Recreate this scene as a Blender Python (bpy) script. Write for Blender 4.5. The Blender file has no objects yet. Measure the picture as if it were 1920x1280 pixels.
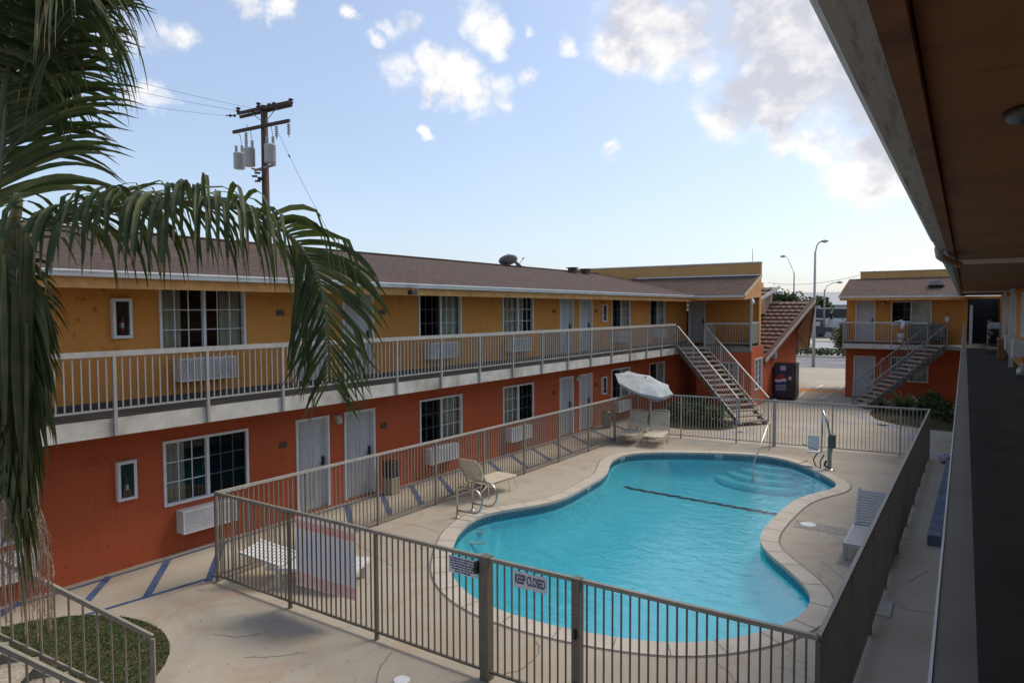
import bpy, math, random
from mathutils import Vector, Matrix
from mathutils.geometry import tessellate_polygon
random.seed(7)
R=math.radians
SC=bpy.context.scene; COL=SC.collection
# ---------------------------------------------------------------- camera
F_PX=1280.0; HC=4.45; YAW=33.55; PITCH=2.63; ROLL=0.2
_a,_p,_r=R(YAW),R(PITCH),R(ROLL)
FW=Vector((-math.sin(_a)*math.cos(_p),math.cos(_a)*math.cos(_p),-math.sin(_p)))
_rt=Vector((math.cos(_a),math.sin(_a),0)); _up=_rt.cross(FW)
RT=_rt*math.cos(_r)-_up*math.sin(_r); UP=_up*math.cos(_r)+_rt*math.sin(_r)
CAMP=Vector((0,0,HC))
cd=bpy.data.cameras.new('camera'); cam=bpy.data.objects.new('camera',cd); COL.objects.link(cam)
cd.sensor_width=36; cd.lens=36*F_PX/1920; cd.clip_start=0.05; cd.clip_end=4000
cam.matrix_world=Matrix(((RT.x,UP.x,-FW.x,0),(RT.y,UP.y,-FW.y,0),(RT.z,UP.z,-FW.z,HC),(0,0,0,1)))
SC.camera=cam
def ray(px,py): return FW+RT*((px-960)/F_PX)+UP*((640-py)/F_PX)
def G(px,py,z=0.0):
    d=ray(px,py); return CAMP+d*((z-HC)/d.z)
def AT(px,py,dep): return CAMP+ray(px,py)*dep
# ---------------------------------------------------------------- render / sky / sun
SC.view_settings.view_transform='Standard'; SC.view_settings.look='None'
SC.view_settings.exposure=0.64; SC.view_settings.gamma=1
SUN_EL=R(50); SUN_AZ=R(28)      # azimuth measured from +Y towards +X
sd=Vector((math.sin(SUN_AZ)*math.cos(SUN_EL),math.cos(SUN_AZ)*math.cos(SUN_EL),math.sin(SUN_EL)))
sl=bpy.data.lights.new('sun','SUN'); sl.energy=1.8; sl.angle=R(22); sl.color=(1,0.87,0.70)
so=bpy.data.objects.new('sun',sl); COL.objects.link(so); so.rotation_euler=sd.to_track_quat('Z','Y').to_euler()
W=bpy.data.worlds.new('World'); SC.world=W; W.use_nodes=True
nt=W.node_tree; N=nt.nodes; L=nt.links; N.clear()
def nn(t,**k):
    n=N.new(t)
    for a,b in k.items(): setattr(n,a,b)
    return n
def setup_world():
    out=nn('ShaderNodeOutputWorld'); bg=nn('ShaderNodeBackground'); bg.inputs[1].default_value=0.108
    sky=nn('ShaderNodeTexSky'); sky.sky_type='NISHITA'; sky.sun_disc=False
    sky.sun_elevation=SUN_EL; sky.sun_rotation=SUN_AZ; sky.dust_density=1.6; sky.air_density=1.0; sky.ozone_density=1.6
    tc=nn('ShaderNodeTexCoord')
    n1=nn('ShaderNodeTexNoise'); n1.inputs['Scale'].default_value=11; n1.inputs['Detail'].default_value=7; n1.inputs['Roughness'].default_value=0.62
    L.new(tc.outputs['Generated'],n1.inputs['Vector'])
    sub=nn('ShaderNodeVectorMath',operation='SUBTRACT'); sub.inputs[1].default_value=(.5,.5,.5); L.new(n1.outputs['Color'],sub.inputs[0])
    scl=nn('ShaderNodeVectorMath',operation='SCALE'); scl.inputs['Scale'].default_value=0.085; L.new(sub.outputs[0],scl.inputs[0])
    add=nn('ShaderNodeVectorMath',operation='ADD'); L.new(tc.outputs['Generated'],add.inputs[0]); L.new(scl.outputs[0],add.inputs[1])
    blobs=[(1200,20,75),(1290,40,95),(1400,20,110),(1490,30,95),(1165,100,50),(1250,105,45),(1320,115,38),(1350,-60,120),(1480,0,90),(1560,60,70),(1310,60,60),
           (1385,190,72),(1470,165,88),(1565,150,92),(1630,200,85),(1455,215,55),(1700,150,100),(1465,268,42),(1545,268,46),(1640,262,60),(1590,325,50),(1665,325,58),(1720,330,50),
           (900,28,42),(928,62,42),(935,102,22),(735,42,26),(765,33,26),(708,72,20),(745,120,36),(795,112,42),(835,128,40),(875,145,30),(800,168,28),(848,180,30),(905,190,38),(942,180,32),(985,152,24),(1065,84,24),
           (210,70,42),(262,60,44),(310,70,38),(350,78,28),(190,30,46),(255,185,36),(290,182,40),(320,188,26),(802,242,14),(1150,287,20),(470,5,30),(520,12,26),(665,30,20),(1000,55,16),
           (1900,60,160),(2050,200,160),(-300,100,170),(-200,-150,160),(700,-260,140),(900,-300,150),(1500,-350,170)]
    prev=None; big=None
    for (x,y,r) in blobs:
        d=ray(x,y); rr=r/1280*1.75/ (d.length); d=d.normalized()
        di=nn('ShaderNodeVectorMath',operation='DISTANCE'); di.inputs[1].default_value=d; L.new(add.outputs[0],di.inputs[0])
        ma=nn('ShaderNodeMath',operation='MULTIPLY_ADD',use_clamp=True); ma.inputs[1].default_value=-1/rr; ma.inputs[2].default_value=1.0; L.new(di.outputs['Value'],ma.inputs[0])
        if prev is None: prev=ma
        else:
            mx=nn('ShaderNodeMath',operation='MAXIMUM'); L.new(prev.outputs[0],mx.inputs[0]); L.new(ma.outputs[0],mx.inputs[1]); prev=mx
        if r>=55:
            if big is None: big=ma
            else:
                mx=nn('ShaderNodeMath',operation='MAXIMUM'); L.new(big.outputs[0],mx.inputs[0]); L.new(ma.outputs[0],mx.inputs[1]); big=mx
    def fbm(off):
        mp=nn('ShaderNodeMapping'); mp.inputs['Location'].default_value=off; mp.inputs['Scale'].default_value=(1,1,1.35); L.new(tc.outputs['Generated'],mp.inputs['Vector'])
        n3=nn('ShaderNodeTexNoise'); n3.inputs['Scale'].default_value=9; n3.inputs['Detail'].default_value=10; n3.inputs['Roughness'].default_value=0.60
        L.new(mp.outputs[0],n3.inputs['Vector']); return n3
    na=fbm((0,0,0)); nb=fbm((.014,.012,.022))
    cap=nn('ShaderNodeMath',operation='MINIMUM'); cap.inputs[1].default_value=.74; L.new(prev.outputs[0],cap.inputs[0])
    er=nn('ShaderNodeMath',operation='MULTIPLY_ADD'); er.inputs[1].default_value=2.3; er.inputs[2].default_value=-1.15; L.new(na.outputs[0],er.inputs[0])
    s0=nn('ShaderNodeMath',operation='MULTIPLY_ADD'); s0.inputs[1].default_value=1.2; L.new(cap.outputs[0],s0.inputs[0]); L.new(er.outputs[0],s0.inputs[2])
    sm=nn('ShaderNodeMath',operation='MULTIPLY_ADD'); sm.inputs[1].default_value=.34; L.new(big.outputs[0],sm.inputs[0]); L.new(s0.outputs[0],sm.inputs[2])
    mr=nn('ShaderNodeMapRange',interpolation_type='SMOOTHSTEP'); mr.inputs['From Min'].default_value=0.36; mr.inputs['From Max'].default_value=1.12
    L.new(sm.outputs[0],mr.inputs['Value'])
    gt_=nn('ShaderNodeMapRange',interpolation_type='SMOOTHSTEP'); gt_.inputs['From Min'].default_value=0.0; gt_.inputs['From Max'].default_value=0.45; L.new(prev.outputs[0],gt_.inputs['Value'])
    mk=nn('ShaderNodeMath',operation='MULTIPLY'); L.new(mr.outputs[0],mk.inputs[0]); L.new(gt_.outputs[0],mk.inputs[1])
    # thin veil of high cloud over all of the sky
    n2=nn('ShaderNodeTexNoise'); n2.inputs['Scale'].default_value=2.6; n2.inputs['Detail'].default_value=5
    L.new(tc.outputs['Generated'],n2.inputs['Vector'])
    veil=nn('ShaderNodeMapRange'); veil.inputs['From Min'].default_value=.4; veil.inputs['From Max'].default_value=.8; veil.inputs['To Min'].default_value=0.28; veil.inputs['To Max'].default_value=0.48
    L.new(n2.outputs[0],veil.inputs['Value'])
    df=nn('ShaderNodeMath',operation='SUBTRACT'); L.new(na.outputs[0],df.inputs[0]); L.new(nb.outputs[0],df.inputs[1])
    th=nn('ShaderNodeMapRange'); th.inputs['From Min'].default_value=.32; th.inputs['From Max'].default_value=.66; th.inputs['To Min'].default_value=.95; th.inputs['To Max'].default_value=.12; L.new(big.outputs[0],th.inputs['Value'])
    sh=nn('ShaderNodeMath',operation='MULTIPLY_ADD',use_clamp=True); sh.inputs[1].default_value=4.5; L.new(df.outputs[0],sh.inputs[0]); L.new(th.outputs[0],sh.inputs[2])
    cr=nn('ShaderNodeMixRGB'); cr.inputs[1].default_value=(3.9,4.0,4.5,1); cr.inputs[2].default_value=(6.4,6.25,6.15,1); L.new(sh.outputs[0],cr.inputs[0])
    mv=nn('ShaderNodeMixRGB'); mv.inputs[2].default_value=(4.7,5.5,7.0,1); L.new(veil.outputs[0],mv.inputs[0]); L.new(sky.outputs[0],mv.inputs[1])
    mm=nn('ShaderNodeMixRGB'); L.new(mk.outputs[0],mm.inputs[0]); L.new(mv.outputs[0],mm.inputs[1]); L.new(cr.outputs[0],mm.inputs[2])
    L.new(mm.outputs[0],bg.inputs[0]); L.new(bg.outputs[0],out.inputs[0])
setup_world()
# ---------------------------------------------------------------- helpers
class MB:
    def __init__(s): s.v=[]; s.f=[]; s.m=[]; s.mi=0; s.sm=False; s.smf=[]
    def face(s,idx): s.f.append(tuple(idx)); s.m.append(s.mi); s.smf.append(s.sm)
    def quad(s,a,b,c,d):
        n=len(s.v); s.v+= [Vector(a),Vector(b),Vector(c),Vector(d)]; s.face((n,n+1,n+2,n+3))
    def poly(s,pts):
        n=len(s.v); s.v+=[Vector(p) for p in pts]; s.face(range(n,n+len(pts)))
    def obox(s,c,ax,ay,az):          # centre + half-axis vectors
        c=Vector(c); n=len(s.v)
        for k in ((-1,-1,-1),(1,-1,-1),(1,1,-1),(-1,1,-1),(-1,-1,1),(1,-1,1),(1,1,1),(-1,1,1)):
            s.v.append(c+ax*k[0]+ay*k[1]+az*k[2])
        for q in ((0,3,2,1),(4,5,6,7),(0,1,5,4),(1,2,6,5),(2,3,7,6),(3,0,4,7)): s.face([n+i for i in q])
    def box(s,x0,x1,y0,y1,z0,z1):
        s.obox(((x0+x1)/2,(y0+y1)/2,(z0+z1)/2),Vector((abs(x1-x0)/2,0,0)),Vector((0,abs(y1-y0)/2,0)),Vector((0,0,abs(z1-z0)/2)))
    def bar(s,a,b,w,h,up=Vector((0,0,1))):   # rectangular bar from a to b, w sideways, h along up
        a=Vector(a); b=Vector(b); d=b-a; l=d.length
        if l<1e-6: return
        t=d/l; side=t.cross(up)
        if side.length<1e-4: side=t.cross(Vector((1,0,0)))
        side.normalize(); u=side.cross(t)
        s.obox((a+b)/2,t*l/2,side*w/2,u*h/2)
    def tube(s,pts,r,n=8,cap=True):
        pts=[Vector(p) for p in pts]; rs=r if isinstance(r,(list,tuple)) else [r]*len(pts)
        base=len(s.v); k=len(pts); ref=None
        for i,p in enumerate(pts):
            t=(pts[min(i+1,k-1)]-pts[max(i-1,0)]); t.normalize()
            if ref is None:
                ref=Vector((0,0,1)) if abs(t.z)<.9 else Vector((1,0,0))
            x=ref-t*ref.dot(t)
            if x.length<1e-5: x=t.orthogonal()
            x.normalize(); ref=x; y=t.cross(x)
            for j in range(n):
                an=2*math.pi*j/n; s.v.append(p+(x*math.cos(an)+y*math.sin(an))*rs[i])
        o=s.sm; s.sm=n>5
        for i in range(k-1):
            for j in range(n):
                s.face((base+i*n+j,base+i*n+(j+1)%n,base+(i+1)*n+(j+1)%n,base+(i+1)*n+j))
        s.sm=o
        if cap:
            s.face([base+j for j in range(n)][::-1]); s.face([base+(k-1)*n+j for j in range(n)])
    def lathe(s,c,prof,n=20,axis=Vector((0,0,1)),cap=True):
        c=Vector(c); s.tube([c+axis*z for (r,z) in prof],[max(r,1e-4) for (r,z) in prof],n,cap)
    def build(s,name,mat,parent=None,loc=None):
        me=bpy.data.meshes.new(name); me.from_pydata([tuple(v) for v in s.v],[],s.f)
        for mt in (mat if isinstance(mat,(list,tuple)) else [mat]): me.materials.append(mt)
        for i,p in enumerate(me.polygons): p.material_index=s.m[i]; p.use_smooth=s.smf[i]
        me.update(); o=bpy.data.objects.new(name,me); COL.objects.link(o)
        if parent is not None: o.parent=parent
        return o
def tag(o,label=None,cat=None,group=None,kind=None):
    if label: o['label']=label
    if cat: o['category']=cat
    if group: o['group']=group
    if kind: o['kind']=kind
    return o
def thing(name,label,cat,group=None,loc=(0,0,0)):
    o=bpy.data.objects.new(name,None); COL.objects.link(o); o.empty_display_size=.2
    tag(o,label,cat,group); o.location=loc
    return o
def at_base(o,base):      # put the Empty at the thing's base while its parts stay in place
    base=Vector(base); o.location=base
    def sub(p):
        for c in [x for x in bpy.data.objects if x.parent==p]:
            c.location=c.location-base
    sub(o)
def bevel(o,w=.006,seg=2):
    m=o.modifiers.new('bevel','BEVEL'); m.width=w; m.segments=seg; m.limit_method='ANGLE'; m.angle_limit=R(40); return o
# ---------------------------------------------------------------- materials
def mat_base(name):
    m=bpy.data.materials.new(name); m.use_nodes=True; t=m.node_tree; b=t.nodes['Principled BSDF']; return m,t,b
def noise(t,scale,detail=4,rough=.55,vec=None,dist=0):
    n=t.nodes.new('ShaderNodeTexNoise'); n.inputs['Scale'].default_value=scale; n.inputs['Detail'].default_value=detail; n.inputs['Roughness'].default_value=rough; n.inputs['Distortion'].default_value=dist
    if vec is None:
        tc=t.nodes.new('ShaderNodeTexCoord'); vec=tc.outputs['Object']
    t.links.new(vec,n.inputs['Vector']); return n
def mapping(t,scale=(1,1,1),rot=(0,0,0)):
    tc=t.nodes.new('ShaderNodeTexCoord'); mp=t.nodes.new('ShaderNodeMapping'); mp.inputs['Scale'].default_value=scale; mp.inputs['Rotation'].default_value=rot
    t.links.new(tc.outputs['Object'],mp.inputs['Vector']); return mp.outputs[0]
def rng(t,src,a,b,c=0,d=1):
    r=t.nodes.new('ShaderNodeMapRange'); r.inputs[1].default_value=a; r.inputs[2].default_value=b; r.inputs[3].default_value=c; r.inputs[4].default_value=d
    t.links.new(src,r.inputs[0]); return r.outputs[0]
def mix(t,f,a,b,mode='MIX'):
    m=t.nodes.new('ShaderNodeMixRGB'); m.blend_type=mode
    for i,x in ((0,f),(1,a),(2,b)):
        if isinstance(x,(int,float)): m.inputs[i].default_value=x
        elif isinstance(x,tuple): m.inputs[i].default_value=(*x,1) if len(x)==3 else x
        else: t.links.new(x,m.inputs[i])
    return m.outputs[0]
def bump(t,b,src,st=.3,dist=.01):
    n=t.nodes.new('ShaderNodeBump'); n.inputs['Strength'].default_value=st; n.inputs['Distance'].default_value=dist
    t.links.new(src,n.inputs['Height']); t.links.new(n.outputs[0],b.inputs['Normal'])
def simple(name,c,rough=.6,metal=0,var=.12,scale=6,bmp=0,spec=.5,c2=None,thr=(.45,.7)):
    m,t,b=mat_base(name); n=noise(t,scale,6)
    dark=tuple(x*(1-var*1.6) for x in c); light=tuple(min(1,x*(1+var)) for x in c)
    col=mix(t,rng(t,n.outputs[0],.3,.7),dark,light)
    if c2:
        n2=noise(t,scale*.35,7,.65); col=mix(t,rng(t,n2.outputs[0],thr[0],thr[1]),col,c2)
    t.links.new(col,b.inputs['Base Color']); b.inputs['Roughness'].default_value=rough; b.inputs['Metallic'].default_value=metal; b.inputs['Specular IOR Level'].default_value=spec
    if bmp: bump(t,b,noise(t,scale*12,3).outputs[0],bmp)
    return m
def stucco(name,c,stain,stain2):
    m,t,b=mat_base(name)
    big=noise(t,.55,6,.6); col=mix(t,rng(t,big.outputs[0],.35,.7),c,tuple(x*.8 for x in c))
    sp=noise(t,2.3,6,.7,dist=.4); col=mix(t,rng(t,sp.outputs[0],.60,.72,0,.75),col,stain)
    v=mapping(t,(3.0,3.0,.5)); st=noise(t,1.6,5,.6,v); col=mix(t,rng(t,st.outputs[0],.6,.8,0,.4),col,stain2)
    v2=mapping(t,(7,7,.35)); dr=noise(t,1.0,6,.7,v2); col=mix(t,rng(t,dr.outputs[0],.60,.74,0,.45),col,tuple(x*.6 for x in stain)); gr=noise(t,28,5,.7); col=mix(t,rng(t,gr.outputs[0],.35,.7,0,.22),col,tuple(x*.55 for x in c))
    spots=noise(t,5.5,2,.5); col=mix(t,rng(t,spots.outputs[0],.70,.76,0,.5),col,tuple(x*.4 for x in stain))
    t.links.new(col,b.inputs['Base Color']); b.inputs['Roughness'].default_value=.88; b.inputs['Specular IOR Level'].default_value=.25
    bump(t,b,noise(t,55,4).outputs[0],.35,.01); return m
M={}
M['yellow']=stucco('yellow_orange_stucco',(.66,.285,.068),(.34,.115,.035),(.56,.30,.11))
M['orange']=stucco('red_orange_stucco',(.48,.108,.042),(.27,.045,.018),(.50,.13,.05))
M['parapet']=stucco('parapet_stucco',(.56,.31,.12),(.25,.13,.05),(.16,.08,.03))
M['trim_y']=simple('yellow_trim_paint',(.55,.27,.08),.7,c2=(.40,.18,.05))
M['grey']=simple('grey_railing_paint',(.31,.30,.275),.5,var=.08,scale=4)
M['rail_l']=simple('pale_rail_paint',(.37,.355,.32),.5,var=.1,c2=(.30,.27,.23),thr=(.6,.75))
M['fence']=simple('taupe_fence_paint',(.125,.112,.088),.45,var=.12,scale=8,c2=(.12,.085,.06),thr=(.62,.78))
M['fencetop']=simple('taupe_fence_paint_pale',(.23,.212,.172),.5,var=.12,scale=8,c2=(.13,.10,.07),thr=(.62,.78))  # paler taupe for fence top rails, left side and corner stair railing
M['white']=simple('white_frame_paint',(.66,.67,.68),.45,var=.05)
M['gutter']=simple('white_gutter_metal',(.62,.63,.63),.45,var=.08,scale=2,c2=(.40,.38,.34),thr=(.55,.8))
M['door']=simple('grey_white_door_paint',(.44,.45,.46),.5,var=.06,scale=2)
M['slab']=simple('weathered_white_slab_edge',(.50,.48,.43),.85,var=.12,scale=3,bmp=.3,c2=(.26,.22,.17),thr=(.5,.75))
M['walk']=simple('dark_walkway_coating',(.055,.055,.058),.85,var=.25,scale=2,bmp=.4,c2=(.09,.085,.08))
M['dark']=simple('dark_interior',(.045,.042,.04),.9)
M['black']=simple('black_plastic',(.02,.02,.022),.4)
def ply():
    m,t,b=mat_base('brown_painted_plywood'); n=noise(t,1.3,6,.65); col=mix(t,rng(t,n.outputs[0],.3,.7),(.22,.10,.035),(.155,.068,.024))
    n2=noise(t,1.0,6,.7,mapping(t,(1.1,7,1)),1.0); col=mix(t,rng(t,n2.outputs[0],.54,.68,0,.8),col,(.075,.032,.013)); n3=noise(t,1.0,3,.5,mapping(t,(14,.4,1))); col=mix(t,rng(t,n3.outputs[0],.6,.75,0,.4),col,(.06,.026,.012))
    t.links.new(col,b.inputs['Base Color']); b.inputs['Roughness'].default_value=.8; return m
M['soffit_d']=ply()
M['steel']=simple('stainless_steel',(.55,.54,.5),.28,1.0,var=.05)
M['tread']=simple('exposed_aggregate_tread',(.42,.37,.29),.9,var=.3,scale=30,bmp=.5)
M['stringer']=simple('stair_stringer_paint',(.22,.22,.21),.5,c2=(.12,.10,.08))
M['navy']=simple('navy_paint',(.007,.008,.018),.3)
M['blue']=simple('faded_blue_paint',(.035,.07,.17),.8,var=.2,scale=5,c2=(.12,.14,.18),thr=(.5,.7))
M['bluefade']=simple('worn_blue_gray_paint',(.22,.26,.36),.85,var=.2,scale=4,c2=(.36,.33,.3),thr=(.4,.6))
M['wplastic']=simple('white_plastic',(.62,.63,.64),.4,var=.05)
M['strap']=simple('cream_vinyl_strap',(.58,.52,.40),.6,var=.1,scale=10,c2=(.34,.30,.22),thr=(.55,.75))
M['gplastic']=simple('grey_plastic_slats',(.36,.37,.38),.55,var=.08)
M['umb']=simple('pale_teal_canvas',(.37,.405,.41),.85,var=.12,scale=5,c2=(.24,.30,.32))
M['wood']=simple('dark_creosote_wood',(.06,.035,.025),.85,var=.3,scale=12,bmp=.4)
M['trans']=simple('light_grey_transformer_paint',(.42,.43,.45),.5,var=.06,c2=(.33,.3,.27),thr=(.62,.75))
M['porc']=simple('grey_porcelain',(.35,.36,.38),.3)
M['dporc']=simple('dark_glazed_insulator',(.025,.015,.012),.25)
M['tan']=simple('tan_concrete_can',(.33,.27,.2),.85,var=.2,scale=30)
M['red']=simple('red_enamel',(.35,.02,.02),.35)
M['lamp']=simple('pale_lamp_housing',(.5,.48,.42),.5)
M['conc_pole']=simple('concrete_lamp_pole',(.36,.35,.33),.8,var=.08,scale=3)
M['asphalt']=simple('asphalt',(.16,.165,.17),.9,var=.15,scale=1.2,bmp=.3,c2=(.22,.22,.22))
M['marking']=simple('faded_white_marking',(.70,.70,.69),.8,var=.15,scale=3,c2=(.36,.35,.33),thr=(.5,.7))
M['yband']=simple('yellow_line_paint',(.55,.27,.05),.8,var=.15,scale=3,c2=(.40,.28,.14),thr=(.5,.7))
M['kerb']=simple('kerb_concrete',(.42,.4,.36),.85,var=.1)
M['hedge']=simple('hedge_leaf',(.035,.06,.02),.7,var=.35,scale=9)
M['soil']=simple('brown_soil',(.12,.07,.04),.95,var=.3,scale=7,bmp=.6,c2=(.05,.07,.02),thr=(.5,.62))
M['dish']=simple('grey_dish_metal',(.26,.26,.27),.45)
M['far_roof']=simple('far_grey_roof',(.38,.39,.4),.7,var=.05)
M['far_wall']=simple('far_white_wall',(.5,.51,.53),.8,var=.05)
M['curtain']=simple('cream_curtain',(.62,.58,.45),.85,var=.08)
M['tealcurtain']=simple('teal_curtain',(.05,.14,.18),.85,var=.15)
M['quilt']=simple('dull_striped_bed',(.12,.07,.05),.9,var=.3,scale=3)
M['ytrash']=simple('orange_brown_bin',(.30,.13,.05),.6)
M['box']=simple('grey_furniture_cloth',(.13,.125,.125),.85)
M['pinkrust']=simple('pinkish_rail_cap',(.115,.105,.088),.5,var=.12,scale=5,c2=(.07,.06,.05),thr=(.55,.7))
M['drain']=simple('drain_grate',(.26,.24,.21),.8,var=.3,scale=12)
def concrete():
    m,t,b=mat_base('stained_concrete')
    n1=noise(t,.22,7,.62,dist=.5); col=mix(t,rng(t,n1.outputs[0],.32,.68),(.315,.28,.222),(.425,.385,.312))
    n2=noise(t,.9,7,.7,dist=.8); col=mix(t,rng(t,n2.outputs[0],.50,.68,0,.75),col,(.35,.245,.16))
    n3=noise(t,.45,8,.72,mapping(t,(1,1,1),(0,0,1.1)),1.2); col=mix(t,rng(t,n3.outputs[0],.55,.78,0,.6),col,(.20,.195,.19))
    n4=noise(t,.7,8,.75,mapping(t,(1.3,.9,1),(0,0,.4)),2); col=mix(t,rng(t,n4.outputs[0],.60,.68,0,.45),col,(.16,.135,.11))
    n5=noise(t,40,4,.7); col=mix(t,rng(t,n5.outputs[0],.3,.75,0,.22),col,(.2,.18,.15))
    # fine wandering cracks
    v=t.nodes.new('ShaderNodeTexVoronoi'); v.feature='DISTANCE_TO_EDGE'; v.inputs['Scale'].default_value=.33
    wv=noise(t,1.3,6,.7); mp=mapping(t)
    mixv=t.nodes.new('ShaderNodeVectorMath'); mixv.operation='MULTIPLY_ADD'; mixv.inputs[1].default_value=(1.6,1.6,0); t.links.new(wv.outputs['Color'],mixv.inputs[0]); t.links.new(mp,mixv.inputs[2])
    t.links.new(mixv.outputs[0],v.inputs['Vector'])
    gate=noise(t,.35,2,.5,mapping(t,(1,1,1),(0,0,2)))
    cr=mix(t,rng(t,v.outputs['Distance'],0.0,.006,1,0),(0,0,0),(1,1,1))
    crm=mix(t,1.0,cr,rng(t,gate.outputs[0],.5,.58,0,.45),'MULTIPLY')
    col=mix(t,crm,col,(.14,.12,.1))
    t.links.new(col,b.inputs['Base Color']); b.inputs['Roughness'].default_value=.82; b.inputs['Specular IOR Level'].default_value=.3
    bump(t,b,n5.outputs[0],.25,.006); return m
M['concrete']=concrete()
def coping_mat():
    m,t,b=mat_base('pale_coping_stone')
    n1=noise(t,1.4,6,.65); col=mix(t,rng(t,n1.outputs[0],.35,.65),(.42,.375,.31),(.49,.445,.375))
    n2=noise(t,3,6,.7,dist=.6); col=mix(t,rng(t,n2.outputs[0],.55,.72,0,.5),col,(.33,.3,.27))
    n5=noise(t,50,3); t.links.new(col,b.inputs['Base Color']); b.inputs['Roughness'].default_value=.8; bump(t,b,n5.outputs[0],.25,.005); return m
M['coping']=coping_mat()
def shingles(name,swap,c=(.082,.055,.045)):
    m,t,b=mat_base(name)
    tc=t.nodes.new('ShaderNodeTexCoord'); sx=t.nodes.new('ShaderNodeSeparateXYZ'); cx=t.nodes.new('ShaderNodeCombineXYZ')
    t.links.new(tc.outputs['Object'],sx.inputs[0])
    if swap: t.links.new(sx.outputs[1],cx.inputs[0]); t.links.new(sx.outputs[0],cx.inputs[1])
    else: t.links.new(sx.outputs[0],cx.inputs[0]); t.links.new(sx.outputs[1],cx.inputs[1])
    br=t.nodes.new('ShaderNodeTexBrick'); br.inputs['Scale'].default_value=1; br.inputs['Brick Width'].default_value=.33; br.inputs['Row Height'].default_value=.145
    br.inputs['Mortar Size'].default_value=.022; br.inputs['Mortar Smooth'].default_value=.6; br.inputs['Bias'].default_value=-.1; br.offset=.37; br.squash=1
    br.inputs['Color1'].default_value=(*tuple(x*1.3 for x in c),1); br.inputs['Color2'].default_value=(*tuple(x*.62 for x in c),1); br.inputs['Mortar'].default_value=(*tuple(x*.2 for x in c),1)
    nz=noise(t,1.2,4); t.links.new(cx.outputs[0],br.inputs['Vector'])
    n=noise(t,.6,6,.7); col=mix(t,rng(t,n.outputs[0],.35,.7,0,.45),br.outputs['Color'],tuple(x*.65 for x in c))
    n2=noise(t,90,2); col=mix(t,rng(t,n2.outputs[0],.3,.7,0,.35),col,tuple(x*1.7 for x in c))
    t.links.new(col,b.inputs['Base Color']); b.inputs['Roughness'].default_value=.92; b.inputs['Specular IOR Level'].default_value=.2
    bump(t,b,br.outputs['Fac'],-.6,.02); return m
M['shy']=shingles('brown_shingles_along_y',True); M['shx']=shingles('brown_shingles_along_x',False)
def tile_roof():
    m,t,b=mat_base('weathered_clay_tile'); n=noise(t,3.5,6,.7); n2=noise(t,.8,5,.6)
    col=mix(t,rng(t,n.outputs[0],.35,.7),(.125,.05,.032),(.085,.042,.03)); col=mix(t,rng(t,n2.outputs[0],.4,.65,0,.75),col,(.10,.075,.05))
    t.links.new(col,b.inputs['Base Color']); b.inputs['Roughness'].default_value=.8; return m
M['tile']=tile_roof()
def plaster():
    m,t,b=mat_base('turquoise_pool_plaster'); n=noise(t,.5,5,.6)
    col=mix(t,rng(t,n.outputs[0],.3,.7),(.11,.76,.86),(.14,.82,.90))
    # slightly uneven plaster tone
    t.links.new(col,b.inputs['Base Color']); b.inputs['Roughness'].default_value=.8; return m
M['plaster']=plaster()
def waterline():
    m,t,b=mat_base('blue_waterline_tile'); br=t.nodes.new('ShaderNodeTexVoronoi'); br.inputs['Scale'].default_value=28; br.feature='F1'
    tc=t.nodes.new('ShaderNodeTexCoord'); t.links.new(tc.outputs['Object'],br.inputs['Vector'])
    col=mix(t,rng(t,br.outputs['Distance'],.2,.75),(.12,.19,.25),(.24,.31,.36)); n=noise(t,22,2); col=mix(t,rng(t,n.outputs[0],.4,.6,0,.6),col,(.06,.10,.17))
    t.links.new(col,b.inputs['Base Color']); b.inputs['Roughness'].default_value=.3; return m
M['wtile']=waterline()
def water():
    m=bpy.data.materials.new('pool_water'); m.use_nodes=True; t=m.node_tree; t.nodes.clear()
    o=t.nodes.new('ShaderNodeOutputMaterial'); tr=t.nodes.new('ShaderNodeBsdfTransparent'); tr.inputs[0].default_value=(.90,1,1,1)
    gl=t.nodes.new('ShaderNodeBsdfGlossy'); gl.inputs['Roughness'].default_value=.015; gl.inputs[0].default_value=(1,1,1,1)
    fr=t.nodes.new('ShaderNodeFresnel'); fr.inputs[0].default_value=1.7
    n1=noise(t,2.2,4,.6,mapping(t,(1,1.7,1),(0,0,.4)),.5); n2=noise(t,9,3,.6,mapping(t,(1,1.5,1),(0,0,-.3)),.5)
    ad=t.nodes.new('ShaderNodeMath'); ad.operation='MULTIPLY_ADD'; ad.inputs[1].default_value=.22; t.links.new(n2.outputs[0],ad.inputs[0]); t.links.new(n1.outputs[0],ad.inputs[2])
    bp=t.nodes.new('ShaderNodeBump'); bp.inputs['Strength'].default_value=.24; bp.inputs['Distance'].default_value=.08; t.links.new(ad.outputs[0],bp.inputs['Height'])
    t.links.new(bp.outputs[0],gl.inputs['Normal']); t.links.new(bp.outputs[0],fr.inputs['Normal'])
    mx=t.nodes.new('ShaderNodeMixShader'); t.links.new(fr.outputs[0],mx.inputs[0]); t.links.new(tr.outputs[0],mx.inputs[1]); t.links.new(gl.outputs[0],mx.inputs[2]); t.links.new(mx.outputs[0],o.inputs[0])
    return m
M['water']=water()
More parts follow.
